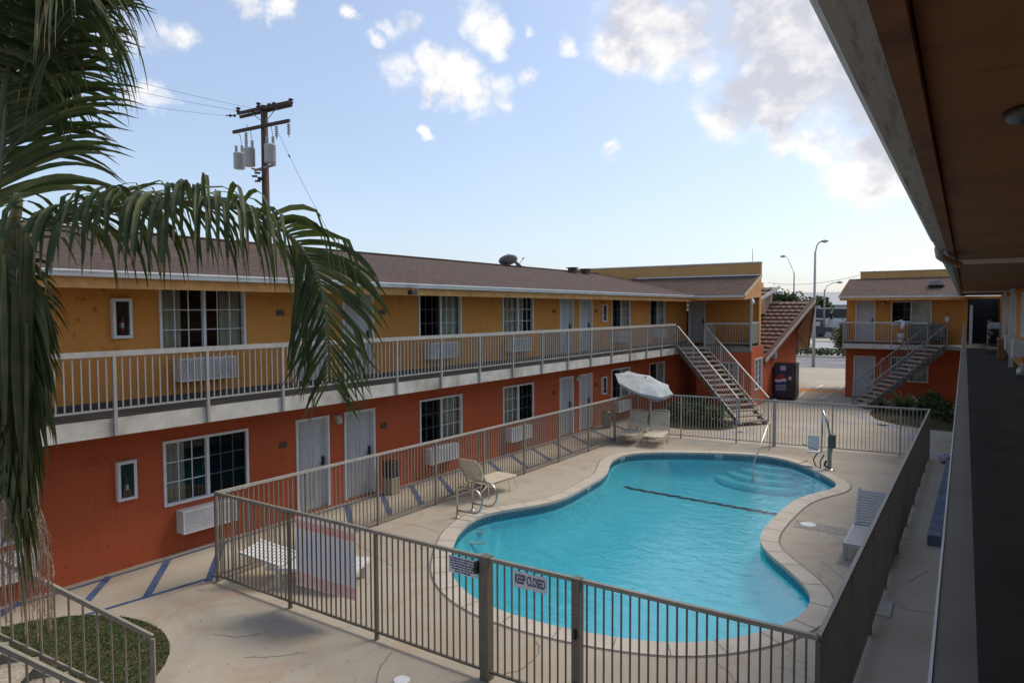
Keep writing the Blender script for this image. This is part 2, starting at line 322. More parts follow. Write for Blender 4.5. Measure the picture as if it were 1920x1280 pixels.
def glass(name,tint,ior=1.5):
    m=bpy.data.materials.new(name); m.use_nodes=True; t=m.node_tree; t.nodes.clear()
    o=t.nodes.new('ShaderNodeOutputMaterial'); tr=t.nodes.new('ShaderNodeBsdfTransparent'); tr.inputs[0].default_value=(*tint,1)
    gl=t.nodes.new('ShaderNodeBsdfGlossy'); gl.inputs['Roughness'].default_value=.03
    fr=t.nodes.new('ShaderNodeFresnel'); fr.inputs[0].default_value=ior
    mx=t.nodes.new('ShaderNodeMixShader'); t.links.new(fr.outputs[0],mx.inputs[0]); t.links.new(tr.outputs[0],mx.inputs[1]); t.links.new(gl.outputs[0],mx.inputs[2]); t.links.new(mx.outputs[0],o.inputs[0]); return m
M['glass']=glass('window_glass',(.84,.88,.87),1.6); M['screen']=glass('dark_insect_screen',(.42,.43,.44),1.12)
def leafmat(name,c1,c2,rough=.45,scale=8):
    m,t,b=mat_base(name); n=noise(t,scale,3); g=t.nodes.new('ShaderNodeNewGeometry'); 
    col=mix(t,rng(t,n.outputs[0],.35,.65),c1,c2)
    w=t.nodes.new('ShaderNodeObjectInfo')
    t.links.new(col,b.inputs['Base Color']); b.inputs['Roughness'].default_value=rough; b.inputs['Specular IOR Level'].default_value=.3
    tr=t.nodes.new('ShaderNodeBsdfTranslucent'); t.links.new(mix(t,.5,col,(.10,.16,.02)),tr.inputs[0])
    mx=t.nodes.new('ShaderNodeMixShader'); mx.inputs[0].default_value=.24; out=t.nodes['Material Output']
    t.links.new(b.outputs[0],mx.inputs[1]); t.links.new(tr.outputs[0],mx.inputs[2]); t.links.new(mx.outputs[0],out.inputs[0]); return m
M['palm']=leafmat('palm_leaflet',(.022,.038,.012),(.052,.070,.022),.55)
M['palm2']=leafmat('palm_leaflet_pale',(.07,.088,.032),(.12,.12,.05),.6)
M['deadtip']=simple('dry_leaf_tip',(.20,.13,.06),.8)
M['rachis']=simple('palm_rachis',(.09,.10,.045),.5,c2=(.12,.08,.04))
M['stub']=simple('cut_palm_stub',(.16,.15,.075),.75,var=.3,scale=9,c2=(.20,.13,.08),thr=(.5,.65))
M['fruit']=simple('pinkish_palm_fruit',(.28,.17,.13),.6,var=.35,scale=25,c2=(.33,.27,.17))
M['bark']=simple('palm_bark',(.18,.15,.12),.9,var=.25,scale=5,bmp=.5)
M['leaf']=leafmat('dark_shrub_leaf',(.02,.04,.012),(.05,.08,.022),.5,4)
M['leaf2']=leafmat('yellow_green_leaf',(.06,.10,.02),(.12,.15,.035),.5,4)
M['treeleaf']=leafmat('far_tree_leaf',(.025,.04,.018),(.05,.065,.03),.6,1)
M['flower']=simple('white_blossom',(.6,.6,.55),.8)
def grassmat():
    m,t,b=mat_base('grass_blades'); n=noise(t,1.1,5,.6); col=mix(t,rng(t,n.outputs[0],.35,.6),(.028,.078,.012),(.06,.10,.022)); n2=noise(t,.8,3,.5,mapping(t,(1,1,1),(0,0,1)));col=mix(t,rng(t,n2.outputs[0],.54,.64,0,.9),col,(.17,.11,.055))
    t.links.new(col,b.inputs['Base Color']); b.inputs['Roughness'].default_value=.7; return m
M['grass']=grassmat()
def board():
    m,t,b=mat_base('faded_rules_board'); tc=t.nodes.new('ShaderNodeTexCoord'); s=t.nodes.new('ShaderNodeSeparateXYZ'); t.links.new(tc.outputs['Generated'],s.inputs[0])
    cr=t.nodes.new('ShaderNodeValToRGB'); cr.color_ramp.interpolation='LINEAR'; t.links.new(s.outputs[2],cr.inputs[0]); e=cr.color_ramp.elements
    e[0].position=0; e[0].color=(.50,.44,.45,1); e[1].position=1; e[1].color=(.60,.52,.54,1)
    for p,c in ((.06,(.48,.33,.34)),(.18,(.50,.27,.27)),(.2,(.47,.49,.56)),(.55,(.43,.47,.58)),(.79,(.48,.51,.57)),(.81,(.52,.25,.24)),(.9,(.50,.27,.27)),(.92,(.62,.54,.56))):
        x=e.new(p); x.color=(*c,1)
    n=noise(t,3,4); col=mix(t,rng(t,n.outputs[0],.4,.7,0,.4),cr.outputs[0],(.58,.58,.62)); t.links.new(col,b.inputs['Base Color']); b.inputs['Roughness'].default_value=.6
    tr=t.nodes.new('ShaderNodeBsdfTranslucent'); t.links.new(col,tr.inputs[0]); mx=t.nodes.new('ShaderNodeMixShader'); mx.inputs[0].default_value=.32; t.links.new(b.outputs[0],mx.inputs[1]); t.links.new(tr.outputs[0],mx.inputs[2]); t.links.new(mx.outputs[0],t.nodes['Material Output'].inputs[0]); return m
M['board']=board()
M['signw']=simple('white_sign_face',(.60,.60,.63),.5,var=.06)
M['ink']=simple('navy_sign_ink',(.02,.025,.13),.5)
M['redink']=simple('red_sign_ink',(.4,.03,.03),.5)
M['logob']=simple('logo_blue',(.02,.05,.22),.3); M['logow']=simple('logo_white',(.62,.64,.68),.3); M['logor']=simple('logo_red',(.30,.03,.03),.3)
# ---------------------------------------------------------------- ground, pool
POOL=[(-7.75,13.94),(-7.86,15.45),(-7.93,16.5),(-8.30,17.5),(-8.62,18.35),(-8.55,19.25),(-8.0,19.95),(-6.97,20.55),(-5.97,21.05),(-5.10,21.3),(-4.41,21.14),(-3.83,20.66),(-3.4,20.1),(-2.96,19.54),(-2.65,18.95),(-2.59,18.48),(-2.72,17.97),(-3.05,17.3),(-3.24,16.38),(-3.27,15.6),(-3.30,14.66),(-3.27,13.76),(-3.07,13.01),(-2.54,12.29),(-2.05,11.59),(-1.86,11.05),(-1.86,10.48),(-2.05,9.88),(-2.45,9.2),(-2.94,8.71),(-3.48,8.42),(-4.2,8.22),(-5.01,8.12),(-5.75,8.15),(-6.4,8.35),(-6.95,8.72),(-7.4,9.15),(-8.15,10.25),(-8.44,10.89),(-8.60,11.47),(-8.55,12.04),(-8.27,12.58),(-7.95,13.2)]
def catmull(P,n=5):
    out=[]; k=len(P)
    for i in range(k):
        p0,p1,p2,p3=[Vector(P[(i+j-1)%k]) for j in range(4)]
        for s in range(n):
            t=s/n; out.append(.5*((2*p1)+(p2-p0)*t+(2*p0-5*p1+4*p2-p3)*t*t+(3*p1-p0-3*p2+p3)*t**3))
    return out
pc=catmull(POOL,4)
for _ in range(6):
    k=len(pc); pc=[(pc[i-1]+pc[i]*2+pc[(i+1)%k])/4 for i in range(k)]
def offset(P,d):
    k=len(P); out=[]
    for i in range(k):
        t=(P[(i+1)%k]-P[i-1]).normalized(); out.append(P[i]+Vector((t.y,-t.x))*d)
    return out
area=sum(pc[i-1].x*pc[i].y-pc[i].x*pc[i-1].y for i in range(len(pc)))
sg=1 if area>0 else -1
outer=offset(pc,.33*sg); lip=offset(pc,.03*-sg)
def filled(loops,z,name,mat):
    vl=[[Vector((p[0],p[1],0)) for p in lp] for lp in loops]
    tri=tessellate_polygon(vl); b=MB(); b.v=[Vector((p[0],p[1],z)) for lp in loops for p in lp]
    for a in tri:
        p,q,r=[b.v[i] for i in a]
        if (q-p).cross(r-p).z<0: a=a[::-1]
        b.face(a)
    return b.build(name,mat)
B=1500
ground_hole=offset(pc,.05*sg)
tag(filled([[(-B,-B),(B,-B),(B,B),(-B,B)],ground_hole[::-1]],0,'ground',M['concrete']),kind='structure')
b=MB()
k=len(pc)
o2=offset(pc,.33*sg)
for i in range(k):
    j=(i+1)%k; A=o2[i];Bp=o2[j];C_=pc[j];D=pc[i]
    b.quad((A.x,A.y,.016),(Bp.x,Bp.y,.016),(C_.x,C_.y,.03),(D.x,D.y,.03))
    b.quad((A.x,A.y,.0),(Bp.x,Bp.y,.0),(Bp.x,Bp.y,.016),(A.x,A.y,.016))
    b.quad((C_.x,C_.y,.03),(C_.x,C_.y,-.03),(D.x,D.y,-.03),(D.x,D.y,.03))
cop=tag(b.build('pool_coping',M['coping']),kind='structure')
# joints in the coping: darker mortar strips and the expansion joint round it
b=MB(); acc=0; last=0
for i in range(k):
    j=(i+1)%k; acc+=(pc[j]-pc[i]).length
    if acc>.62:
        acc=0; t=(pc[j]-pc[i]).normalized()*.006; A=o2[i]; D=pc[i]
        b.quad((A.x-t.x,A.y-t.y,.0195),(A.x+t.x,A.y+t.y,.0195),(D.x+t.x,D.y+t.y,.034),(D.x-t.x,D.y-t.y,.034))
e1=offset(pc,.335*sg); e2=offset(pc,.365*sg)
for i in range(k):
    j=(i+1)%k; b.quad((e1[i].x,e1[i].y,.004),(e1[j].x,e1[j].y,.004),(e2[j].x,e2[j].y,.004),(e2[i].x,e2[i].y,.004))
tag(b.build('coping_joints',simple('dark_joint',(.17,.155,.14),.9)),kind='structure')
wall_in=offset(pc,.05*sg)
b=MB()
for i in range(k):
    j=(i+1)%k; A=wall_in[i]; C_=wall_in[j]
    b.mi=0; b.quad((A.x,A.y,.0),(A.x,A.y,-.22),(C_.x,C_.y,-.22),(C_.x,C_.y,.0))
    b.mi=1; b.quad((A.x,A.y,-.22),(A.x,A.y,-.6),(C_.x,C_.y,-.6),(C_.x,C_.y,-.22))
tag(b.build('pool_wall',[M['wtile'],M['plaster']]),kind='structure')
def floor_z(x,y):
    d=min((w-Vector((x,y))).length_squared for w in wall_in)**.5; t=min(1,d/.6); return -.26-.50*(1-(1-t)**2.2)
def pool_floor():
    b=MB(); st=.12; x0,x1,y0,y1=-9.0,-1.4,7.8,21.8; nx=int((x1-x0)/st); ny=int((y1-y0)/st)
    for j in range(ny+1):
        for i in range(nx+1):
            x=x0+i*st; y=y0+j*st; d=min((w-Vector((x,y))).length_squared for w in wall_in)**.5
            def ins():
                c=False
                for i_ in range(k):
                    a=wall_in[i_]; q=wall_in[i_-1]
                    if (a.y>y)!=(q.y>y) and x<(q.x-a.x)*(y-a.y)/(q.y-a.y)+a.x: c=not c
                return c
            if not ins(): d=0
            t=min(1,d/.6); b.v.append(Vector((x,y,-.26-.50*(1-(1-t)**2.2))))
    b.sm=True
    for j in range(ny):
        for i in range(nx): q=j*(nx+1)+i; b.face((q,q+1,q+nx+2,q+nx+1))
    return b.build('pool_floor',M['plaster'])
tag(pool_floor(),kind='structure')
tag(filled([wall_in],-.11,'pool_water',M['water']),kind='structure')
# depth line tiles across the floor
b=MB(); p0=G(1172,913,-.745); p1=G(1470,966,-.745); p0=p0; p1=p0+(p1-p0)*1.08; d=(p1-p0); n_=90; sd_=Vector((-d.y,d.x,0)).normalized()
for i in range(n_):
    a=p0+d*(i/n_); c=p0+d*((i+1)/n_); w0=sd_*(.085+.02*math.sin(i*1.7)); w1=sd_*(.085+.02*math.sin((i+1)*1.7)); s0=sd_*.03*math.sin(i*.9); s1=sd_*.03*math.sin((i+1)*.9)
    Q=[a-w0+s0,c-w1+s1,c+w1+s1,a+w0+s0]
    for q_ in Q: q_.z=floor_z(q_.x,q_.y)+.015
    b.quad(*Q)
tag(b.build('pool_depth_line',simple('dark_line_tile',(.01,.03,.06),.5)),kind='structure')
# steps in the far right end
b=MB(); c0=(-4.72,21.62)
for r_,z_ in ((1.85,-.60),(1.48,-.48),(1.12,-.36),(.75,-.24)):
    b.lathe((c0[0],c0[1],0),[(r_,-.78),(r_,z_-.02),(r_-.02,z_)],48)
st=tag(b.build('pool_steps',M['plaster']),kind='structure')
# clip steps to the pool by a boolean-free way: keep only faces inside the wall loop
def inside(x,y,P):
    c=False; k=len(P)
    for i in range(k):
        a=P[i]; q=P[i-1]
        if (a.y>y)!=(q.y>y) and x<(q.x-a.x)*(y-a.y)/(q.y-a.y)+a.x: c=not c
    return c
# ladder treads on the wall + depth tiles
b=MB()
for i in range(3):
    q=G(893+i*3,1001+i*12,-.35-.0*i); b.obox(Vector((q.x,q.y,-.30-i*.10)),Vector((.14,.1,0)),Vector((-.03,.045,0)),Vector((0,0,.012)))
tag(b.build('pool_wall_steps',M['white']),kind='structure')
b=MB()
for (x,y) in ((1100,911),(1162,855),(1345,851),(1526,886)):
    q=G(x,y,-.03); i=min(range(k),key=lambda i:(wall_in[i]-Vector((q.x,q.y))).length); t=(wall_in[(i+1)%k]-wall_in[i-1]).normalized(); nrm=Vector((t.y,-t.x,0))*-sg
    c=Vector((wall_in[i].x,wall_in[i].y,-.045))+nrm*.02; b.mi=0; b.obox(c,Vector((t.x,t.y,0))*.11,nrm*.006,Vector((0,0,.055)))
    b.mi=1
    for kx in (-.05,.0,.05): b.obox(c+Vector((t.x,t.y,0))*kx+nrm*.008,Vector((t.x,t.y,0))*.008,nrm*.003,Vector((0,0,.032)))
tag(b.build('pool_depth_tiles',[M['wplastic'],M['ink']]),kind='structure')
# roads far off
def sheet(name,x0,x1,y0,y1,z,mat):
    b=MB(); b.quad((x0,y0,z),(x1,y0,z),(x1,y1,z),(x0,y1,z)); return tag(b.build(name,mat),kind='structure')
sheet('road',-300,300,56,67.6,.004,M['asphalt']); sheet('far_road',-300,300,70.6,100,.004,simple('pale_asphalt',(.33,.335,.34),.9,scale=1))
b=MB(); b.box(-300,300,67.6,70.6,0,.14); tag(b.build('road_median',M['kerb']),kind='structure')
b=MB(); b.box(-300,300,100,103,0,.14); tag(b.build('far_pavement',M['kerb']),kind='structure')
b=MB()
for i in range(60):
    x=-90+i*3.5; b.quad((x,61.7,.008),(x+1.6,61.7,.008),(x+1.6,61.85,.008),(x,61.85,.008))
b.quad((-90,66.9,.008),(60,66.9,.008),(60,67.05,.008),(-90,67.05,.008))
# hatched stall + crossing behind the pool yard
def strip(b,p,q,w,z=.004):
    p=Vector(p).to_3d() if len(p)==2 else Vector(p); q=Vector(q).to_3d() if len(q)==2 else Vector(q); p.z=q.z=z; d=(q-p); s=Vector((-d.y,d.x,0)).normalized()*w/2
    b.quad(p-s,q-s,q+s,p+s)
def Gp(x,y,z=0): 
    v=G(x,y,z); return (v.x,v.y)
for i in range(7):
    b_=i/6; strip(b,Gp(1497+i*3,745-i*3.4),Gp(1548+i*3,747-i*3.2),.10)
strip(b,Gp(1497,744),Gp(1517,726),.14); strip(b,Gp(1538,747),Gp(1560,736),.14); strip(b,Gp(1560,736),Gp(1582,724),.14); strip(b,Gp(1530,728),Gp(1543,721),.14)
for i in range(4): strip(b,Gp(1545+i*8,728-i*1.5),Gp(1580+i*2,731-i*2.2),.08)
tag(b.build('white_road_markings',M['marking']),kind='structure')
b=MB(); b.quad((-7.9,39.2,.0045),(-5.1,39.6,.0045),(-5.1,41.2,.0045),(-7.9,40.8,.0045)); tag(b.build('yellow_band_marking',M['yband']),kind='structure')
# blue corridor markings
b=MB()
AW=R(1.5); UW=Vector((math.sin(AW),math.cos(AW),0)); NW=Vector((math.cos(AW),-math.sin(AW),0)); P0=Vector((-12.2,0,0))
def LW(s,off,z=0): return P0+UW*s+NW*off+Vector((0,0,z))
strip(b,LW(2.5,.2),LW(27,.2),.07); 
strip(b,LW(3.0,1.2),LW(6.6,1.62),.08); strip(b,LW(6.6,1.62),LW(27,1.62),.08)
for s in (3.6,4.75,5.55,6.42): pass
for a,c in (((-11.12,4.93),(-11.9,5.66)),((-10.56,5.57),(-11.85,6.66)),((-10.30,6.45),(-11.85,7.75)),((-11.6,3.9),(-12.0,4.4))): strip(b,a,c,.12,.008)
for s in (8.6,9.9,11.0,12.0,13.1,14.1,15.3,16.4,17.6,18.9,20.2,21.6,23.2,24.8): strip(b,LW(s+.9,.22),LW(s-.2,1.6),.12,.008)
tag(b.build('blue_walkway_markings',M['blue']),kind='structure')
b=MB()
for a,c,w in (((1240,800),(1420,812),.16),((1290,830),(1420,803),.16),((1480,762),(1640,775),.3),((1500,785),(1700,800),.3),((1480,800),(1560,812),.35),((1600,775),(1740,830),.3),((1700,800),(1790,830),.12),((1725,850),(1785,852),.3),((1760,823),(1800,832),.1)):
    strip(b,Gp(*a),Gp(*c),w)
tag(b.build('faded_blue_markings',M['bluefade']),kind='structure')
# cracks, patch and drain
b=MB()
def crack(pts,w=.008):
    P=[Vector((*Gp(*p),.004)) for p in pts]; Q=[]
    for i in range(len(P)-1):
        for t in range(6):
            q=P[i].lerp(P[i+1],t/6); q.x+=random.uniform(-.012,.012); q.y+=random.uniform(-.012,.012); Q.append(q)
    Q.append(P[-1])
    for i in range(len(Q)-1): 
        d=Q[i+1]-Q[i]; s=Vector((-d.y,d.x,0)).normalized()*w/2; b.quad(Q[i]-s,Q[i+1]-s,Q[i+1]+s,Q[i]+s)
crack([(700,975),(780,984),(835,1000)]); crack([(460,1232),(520,1230),(575,1222)]); crack([(400,1188),(440,1194),(480,1190),(510,1182)],.008)
crack([(735,1222),(712,1250),(706,1280)],.016); crack([(1340,1240),(1370,1262),(1395,1300)]); crack([(640,1000),(700,1040),(735,1060)],.008)
crack([(920,1268),(970,1258),(1003,1235),(1012,1215),(1000,1195)],.014); crack([(1492,852),(1560,858),(1600,866)],.008); crack([(1545,880),(1640,890),(1700,885)],.01)
crack([(1540,1050),(1600,1100),(1560,1130)],.008); crack([(1690,1140),(1775,1154)],.012); crack([(1700,1000),(1775,1020)],.012); crack([(1700,1092),(1740,1070)],.01)
tag(b.build('concrete_cracks',simple('crack_dark',(.17,.15,.125),.9)),kind='structure')
b=MB(); P=[Gp(1493,974),Gp(1597,993),Gp(1597,1006),Gp(1487,987)]; b.poly([(x,y,.0045) for x,y in P]); tag(b.build('deck_drain_strip',M['drain']),kind='structure')
b=MB(); rnd_=random.Random(99)
for i in range(260):
    x,y=(rnd_.uniform(-9.2,-1.2),rnd_.uniform(2.5,6.3)) if i<150 else (rnd_.uniform(-9.6,-1.2),rnd_.uniform(6.8,22.5))
    a=rnd_.uniform(0,6.28); r_=rnd_.uniform(.006,.022); u_=Vector((math.cos(a),math.sin(a),0))*r_; v_=Vector((-math.sin(a),math.cos(a),0))*r_*rnd_.uniform(.3,.7)
    if 7.9<y<21.6 and -9.0<x<-1.5: continue
    c=Vector((x,y,.010)); b.quad(c-u_,c+v_,c+u_+Vector((0,0,.008)),c-v_)
tag(b.build('leaf_litter',simple('dry_litter',(.07,.05,.03),.9)),'tiny dry leaves and specks scattered on the concrete paving','litter',kind='stuff')
def disc(name,px,py,r,mat,label,cat):
    q=G(px,py); b=MB(); b.lathe((q.x,q.y,.0),[(r,.0),(r,.010),(r*.93,.014)],24); 
    return tag(b.build(name,mat),label,cat)
disc('skimmer_lid',1515,983,.16,M['wplastic'],'round white skimmer lid in the dark strip by the right pool edge','lid')
disc('drain_lid',753,1275,.10,M['wplastic'],'small white round lid in the concrete outside the near fence','lid')
b=MB(); q=G(1655,1140); b.obox((q.x,q.y,.012),Vector((.12,0,0)),Vector((0,.3,0)),Vector((0,0,.012))); tag(b.build('utility_cover',M['kerb']),'pale rectangular utility cover flush in the paving right of the fence','cover')
# ---------------------------------------------------------------- facade toolkit
class Fac:
    def __init__(s,P,u,n): s.P=Vector(P); s.u=Vector(u); s.n=Vector(n)
    def p(s,a,o,z): return s.P+s.u*a+s.n*o+Vector((0,0,z))
    def box(s,b,a0,a1,o0,o1,z0,z1):
        b.obox(s.p((a0+a1)/2,(o0+o1)/2,(z0+z1)/2),s.u*(abs(a1-a0)/2),s.n*(abs(o1-o0)/2),Vector((0,0,abs(z1-z0)/2)))
    def wall(s,b,a0,a1,z0,z1,holes,th=.16):
        A=sorted(set([a0,a1]+[h[0] for h in holes]+[h[1] for h in holes])); Z=sorted(set([z0,z1]+[h[2] for h in holes]+[h[3] for h in holes]))
        A=[a for a in A if a0<=a<=a1]; Z=[z for z in Z if z0<=z<=z1]
        inh=lambda a,z: any(h[0]<a<h[1] and h[2]<z<h[3] for h in holes)
        for i in range(len(A)-1):
            for j in range(len(Z)-1):
                if inh((A[i]+A[i+1])/2,(Z[j]+Z[j+1])/2): continue
                for o in (0,-th): b.quad(s.p(A[i],o,Z[j]),s.p(A[i+1],o,Z[j]),s.p(A[i+1],o,Z[j+1]),s.p(A[i],o,Z[j+1]))
        for h in holes+[(a0,a1,z0,z1)]:
            x0,x1,y0,y1=h
            b.quad(s.p(x0,0,y0),s.p(x0,-th,y0),s.p(x0,-th,y1),s.p(x0,0,y1)); b.quad(s.p(x1,0,y0),s.p(x1,-th,y0),s.p(x1,-th,y1),s.p(x1,0,y1))
            b.quad(s.p(x0,0,y0),s.p(x1,0,y0),s.p(x1,-th,y0),s.p(x0,-th,y0)); b.quad(s.p(x0,0,y1),s.p(x1,0,y1),s.p(x1,-th,y1),s.p(x0,-th,y1))
    def window(s,par,a0,a1,z0,z1,left='curtain',right='curtain',name='window',cmat=None,ncol=3,nrow=3):
        b=MB(); w=.05
        for q in ((a0,a0+w,z0,z1),(a1-w,a1,z0,z1),(a0+w,a1-w,z0,z0+w),(a0+w,a1-w,z1-w,z1)): s.box(b,q[0],q[1],-.08,.025,q[2],q[3])
        mid=(a0+a1)/2; s.box(b,mid-.028,mid+.028,-.07,.012,z0+w,z1-w)
        fr=b.build(name,M['white'],par)
        g=MB()
        for side,(x0,x1) in (('l',(a0+w,mid-.028)),('r',(mid+.028,a1-w))):
            for i in range(1,ncol): x=x0+(x1-x0)*i/ncol; s.box(g,x-.008,x+.008,-.052,-.038,z0+w,z1-w)
            for j in range(1,nrow): z=z0+w+(z1-z0-2*w)*j/nrow; s.box(g,x0,x1,-.054,-.036,z-.008,z+.008)
        g.build('muntin_grid',M['white'],fr)
        p=MB(); p.quad(s.p(a0+w,-.06,z0+w),s.p(a1-w,-.06,z0+w),s.p(a1-w,-.06,z1-w),s.p(a0+w,-.06,z1-w)); p.build('pane',M['glass'],fr)
        for side,(x0,x1) in ((left,(a0+w,mid-.028)),(right,(mid+.028,a1-w))):
            if 'screen' in side:
                c=MB(); c.quad(s.p(x0,-.022,z0+w),s.p(x1,-.022,z0+w),s.p(x1,-.022,z1-w),s.p(x0,-.022,z1-w)); c.build('insect_screen',M['screen'],fr)
            c=MB(); c.sm=True
            cm=M['curtain']
            if 'teal' in side: spans=[(x0-.05,x1+.05)]; cm=M['tealcurtain']
            elif 'curtain' in side: spans=[(x0-.05,x1+.05)]
            elif 'outer' in side: spans=[(x0-.05,x0+(x1-x0)*.55)] if x0<mid-.1 and x1<mid else [(x0+(x1-x0)*.45,x1+.05)]
            elif 'gap' in side: spans=[(x0-.02,x0+(x1-x0)*.6)]
            else: spans=[]
            for (c0,c1) in spans:
                n=max(8,int((c1-c0)/.02)); base=len(c.v)
                for i in range(n+1):
                    x=c0+(c1-c0)*i/n; o=-.14+.03*math.sin(x*46+math.sin(x*9)*2)+.012*math.sin(x*101)
                    c.v.append(s.p(x,o,z0-.05)); c.v.append(s.p(x,o,z1))
                for i in range(n): c.face((base+2*i,base+2*i+2,base+2*i+3,base+2*i+1))
            if spans: c.build('curtain',cm,fr)
        r=MB(); D=-1.2
        r.quad(s.p(a0-.3,D,z0-.4),s.p(a1+.3,D,z0-.4),s.p(a1+.3,D,z1+.1),s.p(a0-.3,D,z1+.1))
        for x in (a0-.3,a1+.3): r.quad(s.p(x,D,z0-.4),s.p(x,-.161,z0-.4),s.p(x,-.161,z1+.1),s.p(x,D,z1+.1))
        for z in (z0-.4,z1+.1): r.quad(s.p(a0-.3,D,z),s.p(a1+.3,D,z),s.p(a1+.3,-.161,z),s.p(a0-.3,-.161,z))
        r.build('room_interior',M['dark'],fr)
        return fr
    def door(s,par,a0,a1,z0,z1,hand='r',lab=None):
        b=MB(); w=.05
        for q in ((a0,a0+w,z0,z1),(a1-w,a1,z0,z1),(a0+w,a1-w,z1-w,z1)): s.box(b,q[0],q[1],-.12,.03,q[2],q[3])
        d0,d1=a0+w,a1-w; o=-.075
        d=MB(); s.box(d,d0,d1,o-.04,o,z0+.01,z1-w)
        W_=d1-d0; H=z1-w-z0
        for (u0,u1) in ((.13,.45),(.55,.87)):
            for (v0,v1) in ((.07,.36),(.42,.72),(.78,.93)):
                x0,x1,y0,y1=d0+W_*u0,d0+W_*u1,z0+H*v0,z0+H*v1
                for q in ((x0,x1,y0,y0+.012),(x0,x1,y1-.012,y1),(x0,x0+.012,y0+.012,y1-.012),(x1-.012,x1,y0+.012,y1-.012)): s.box(d,q[0],q[1],o,o+.007,q[2],q[3])
                s.box(d,x0+.03,x1-.03,o,o+.005,y0+.03,y1-.03)
        dr=d.build('door',M['door'],par); b.build('door_frame',M['white'],dr)
        h=MB(); x=d1-.08 if hand=='r' else d0+.08; s.box(h,x-.035,x+.035,o+.001,o+.03,z0+.93,z0+1.13); sx=-1 if hand=='r' else 1
        s.box(h,min(x,x+sx*.13),max(x,x+sx*.13),o+.05,o+.065,z0+.98,z0+1.0); s.box(h,x-.012,x+.012,o+.03,o+.066,z0+.975,z0+1.005)
        h.build('door_handle',M['black'],dr)
        t=MB(); s.box(t,a0+w,a1-w,-.10,.01,z0,z0+.015); t.build('threshold',M['stringer'],dr)
        r=MB(); s.box(r,a0,a1,-.18,-.161,z0,z1)
        return dr
    def ac(s,par,a0,a1,z0,z1,pr=.24):
        b=MB(); s.box(b,a0,a1,.0,pr-.02,z0,z1); o=b.build('air_conditioner',M['gutter'],par); bevel(o,.008)
        g=MB(); n=13
        for q in ((a0+.0,a0+.03,z0,z1),(a1-.03,a1,z0,z1),(a0+.03,a1-.03,z0,z0+.03),(a0+.03,a1-.03,z1-.03,z1)): s.box(g,q[0],q[1],pr-.018,pr+.005,q[2],q[3])
        for i in range(n):
            z=z0+.045+(z1-z0-.09)*i/(n-1); g.obox(s.p((a0+a1)/2,pr-.006,z),s.u*((a1-a0)/2-.032),(s.n*.010+Vector((0,0,-.006))),(s.n*.002+Vector((0,0,.003))))
        nv=18
        for i in range(1,nv): x=a0+.03+(a1-a0-.06)*i/nv; s.box(g,x-.003,x+.003,pr-.014,pr-.003,z0+.03,z1-.03)
        gr=g.build('front_grille',M['gutter'],o)
        return o
    def cabinet(s,par,a0,a1,z0,z1):
        b=MB(); w=.05
        for q in ((a0,a0+w,z0,z1),(a1-w,a1,z0,z1),(a0+w,a1-w,z0,z0+w),(a0+w,a1-w,z1-w,z1)): s.box(b,q[0],q[1],.0,.09,q[2],q[3])
        o=b.build('extinguisher_cabinet',M['white'],par)
        r=MB(); s.box(r,a0+w,a1-w,.001,.006,z0+w,z1-w); r.build('cabinet_back',M['dark'],o)
        c=s.p((a0+a1)/2,.045,z0+w+.01); e=MB(); e.lathe(c,[(.036,0),(.036,.26),(.03,.29),(.014,.31),(.014,.34)],12); e.build('extinguisher',M['red'],o)
        e=MB(); e.lathe(c+Vector((0,0,.12)),[(.037,0),(.037,.09)],12); e.build('extinguisher_label',M['white'],o)
        p=MB(); p.quad(s.p(a0+w,.08,z0+w),s.p(a1-w,.08,z0+w),s.p(a1-w,.08,z1-w),s.p(a0+w,.08,z1-w)); p.build('pane',M['glass'],o)
        return o
    def plate(s,par,a,z,txt=None):
        b=MB(); s.box(b,a-.09,a+.09,.0,.02,z-.06,z+.06); o=b.build('room_number_plate',simple('brown_number_plate',(.07,.045,.03),.5) if 'np' not in M else M['np'],par); return o
    def lamp(s,par,a,z):
        b=MB(); s.box(b,a-.06,a+.06,0,.05,z-.05,z+.09); o=b.build('wall_lamp',M['lamp'],par)
        g=MB(); g.lathe(s.p(a,.10,z-.10),[(.055,0),(.07,.02),(.07,.16),(.05,.19)],12); g.build('lamp_glass',M['lamp'],o)
M['np']=simple('brown_number_plate',(.07,.045,.03),.5)
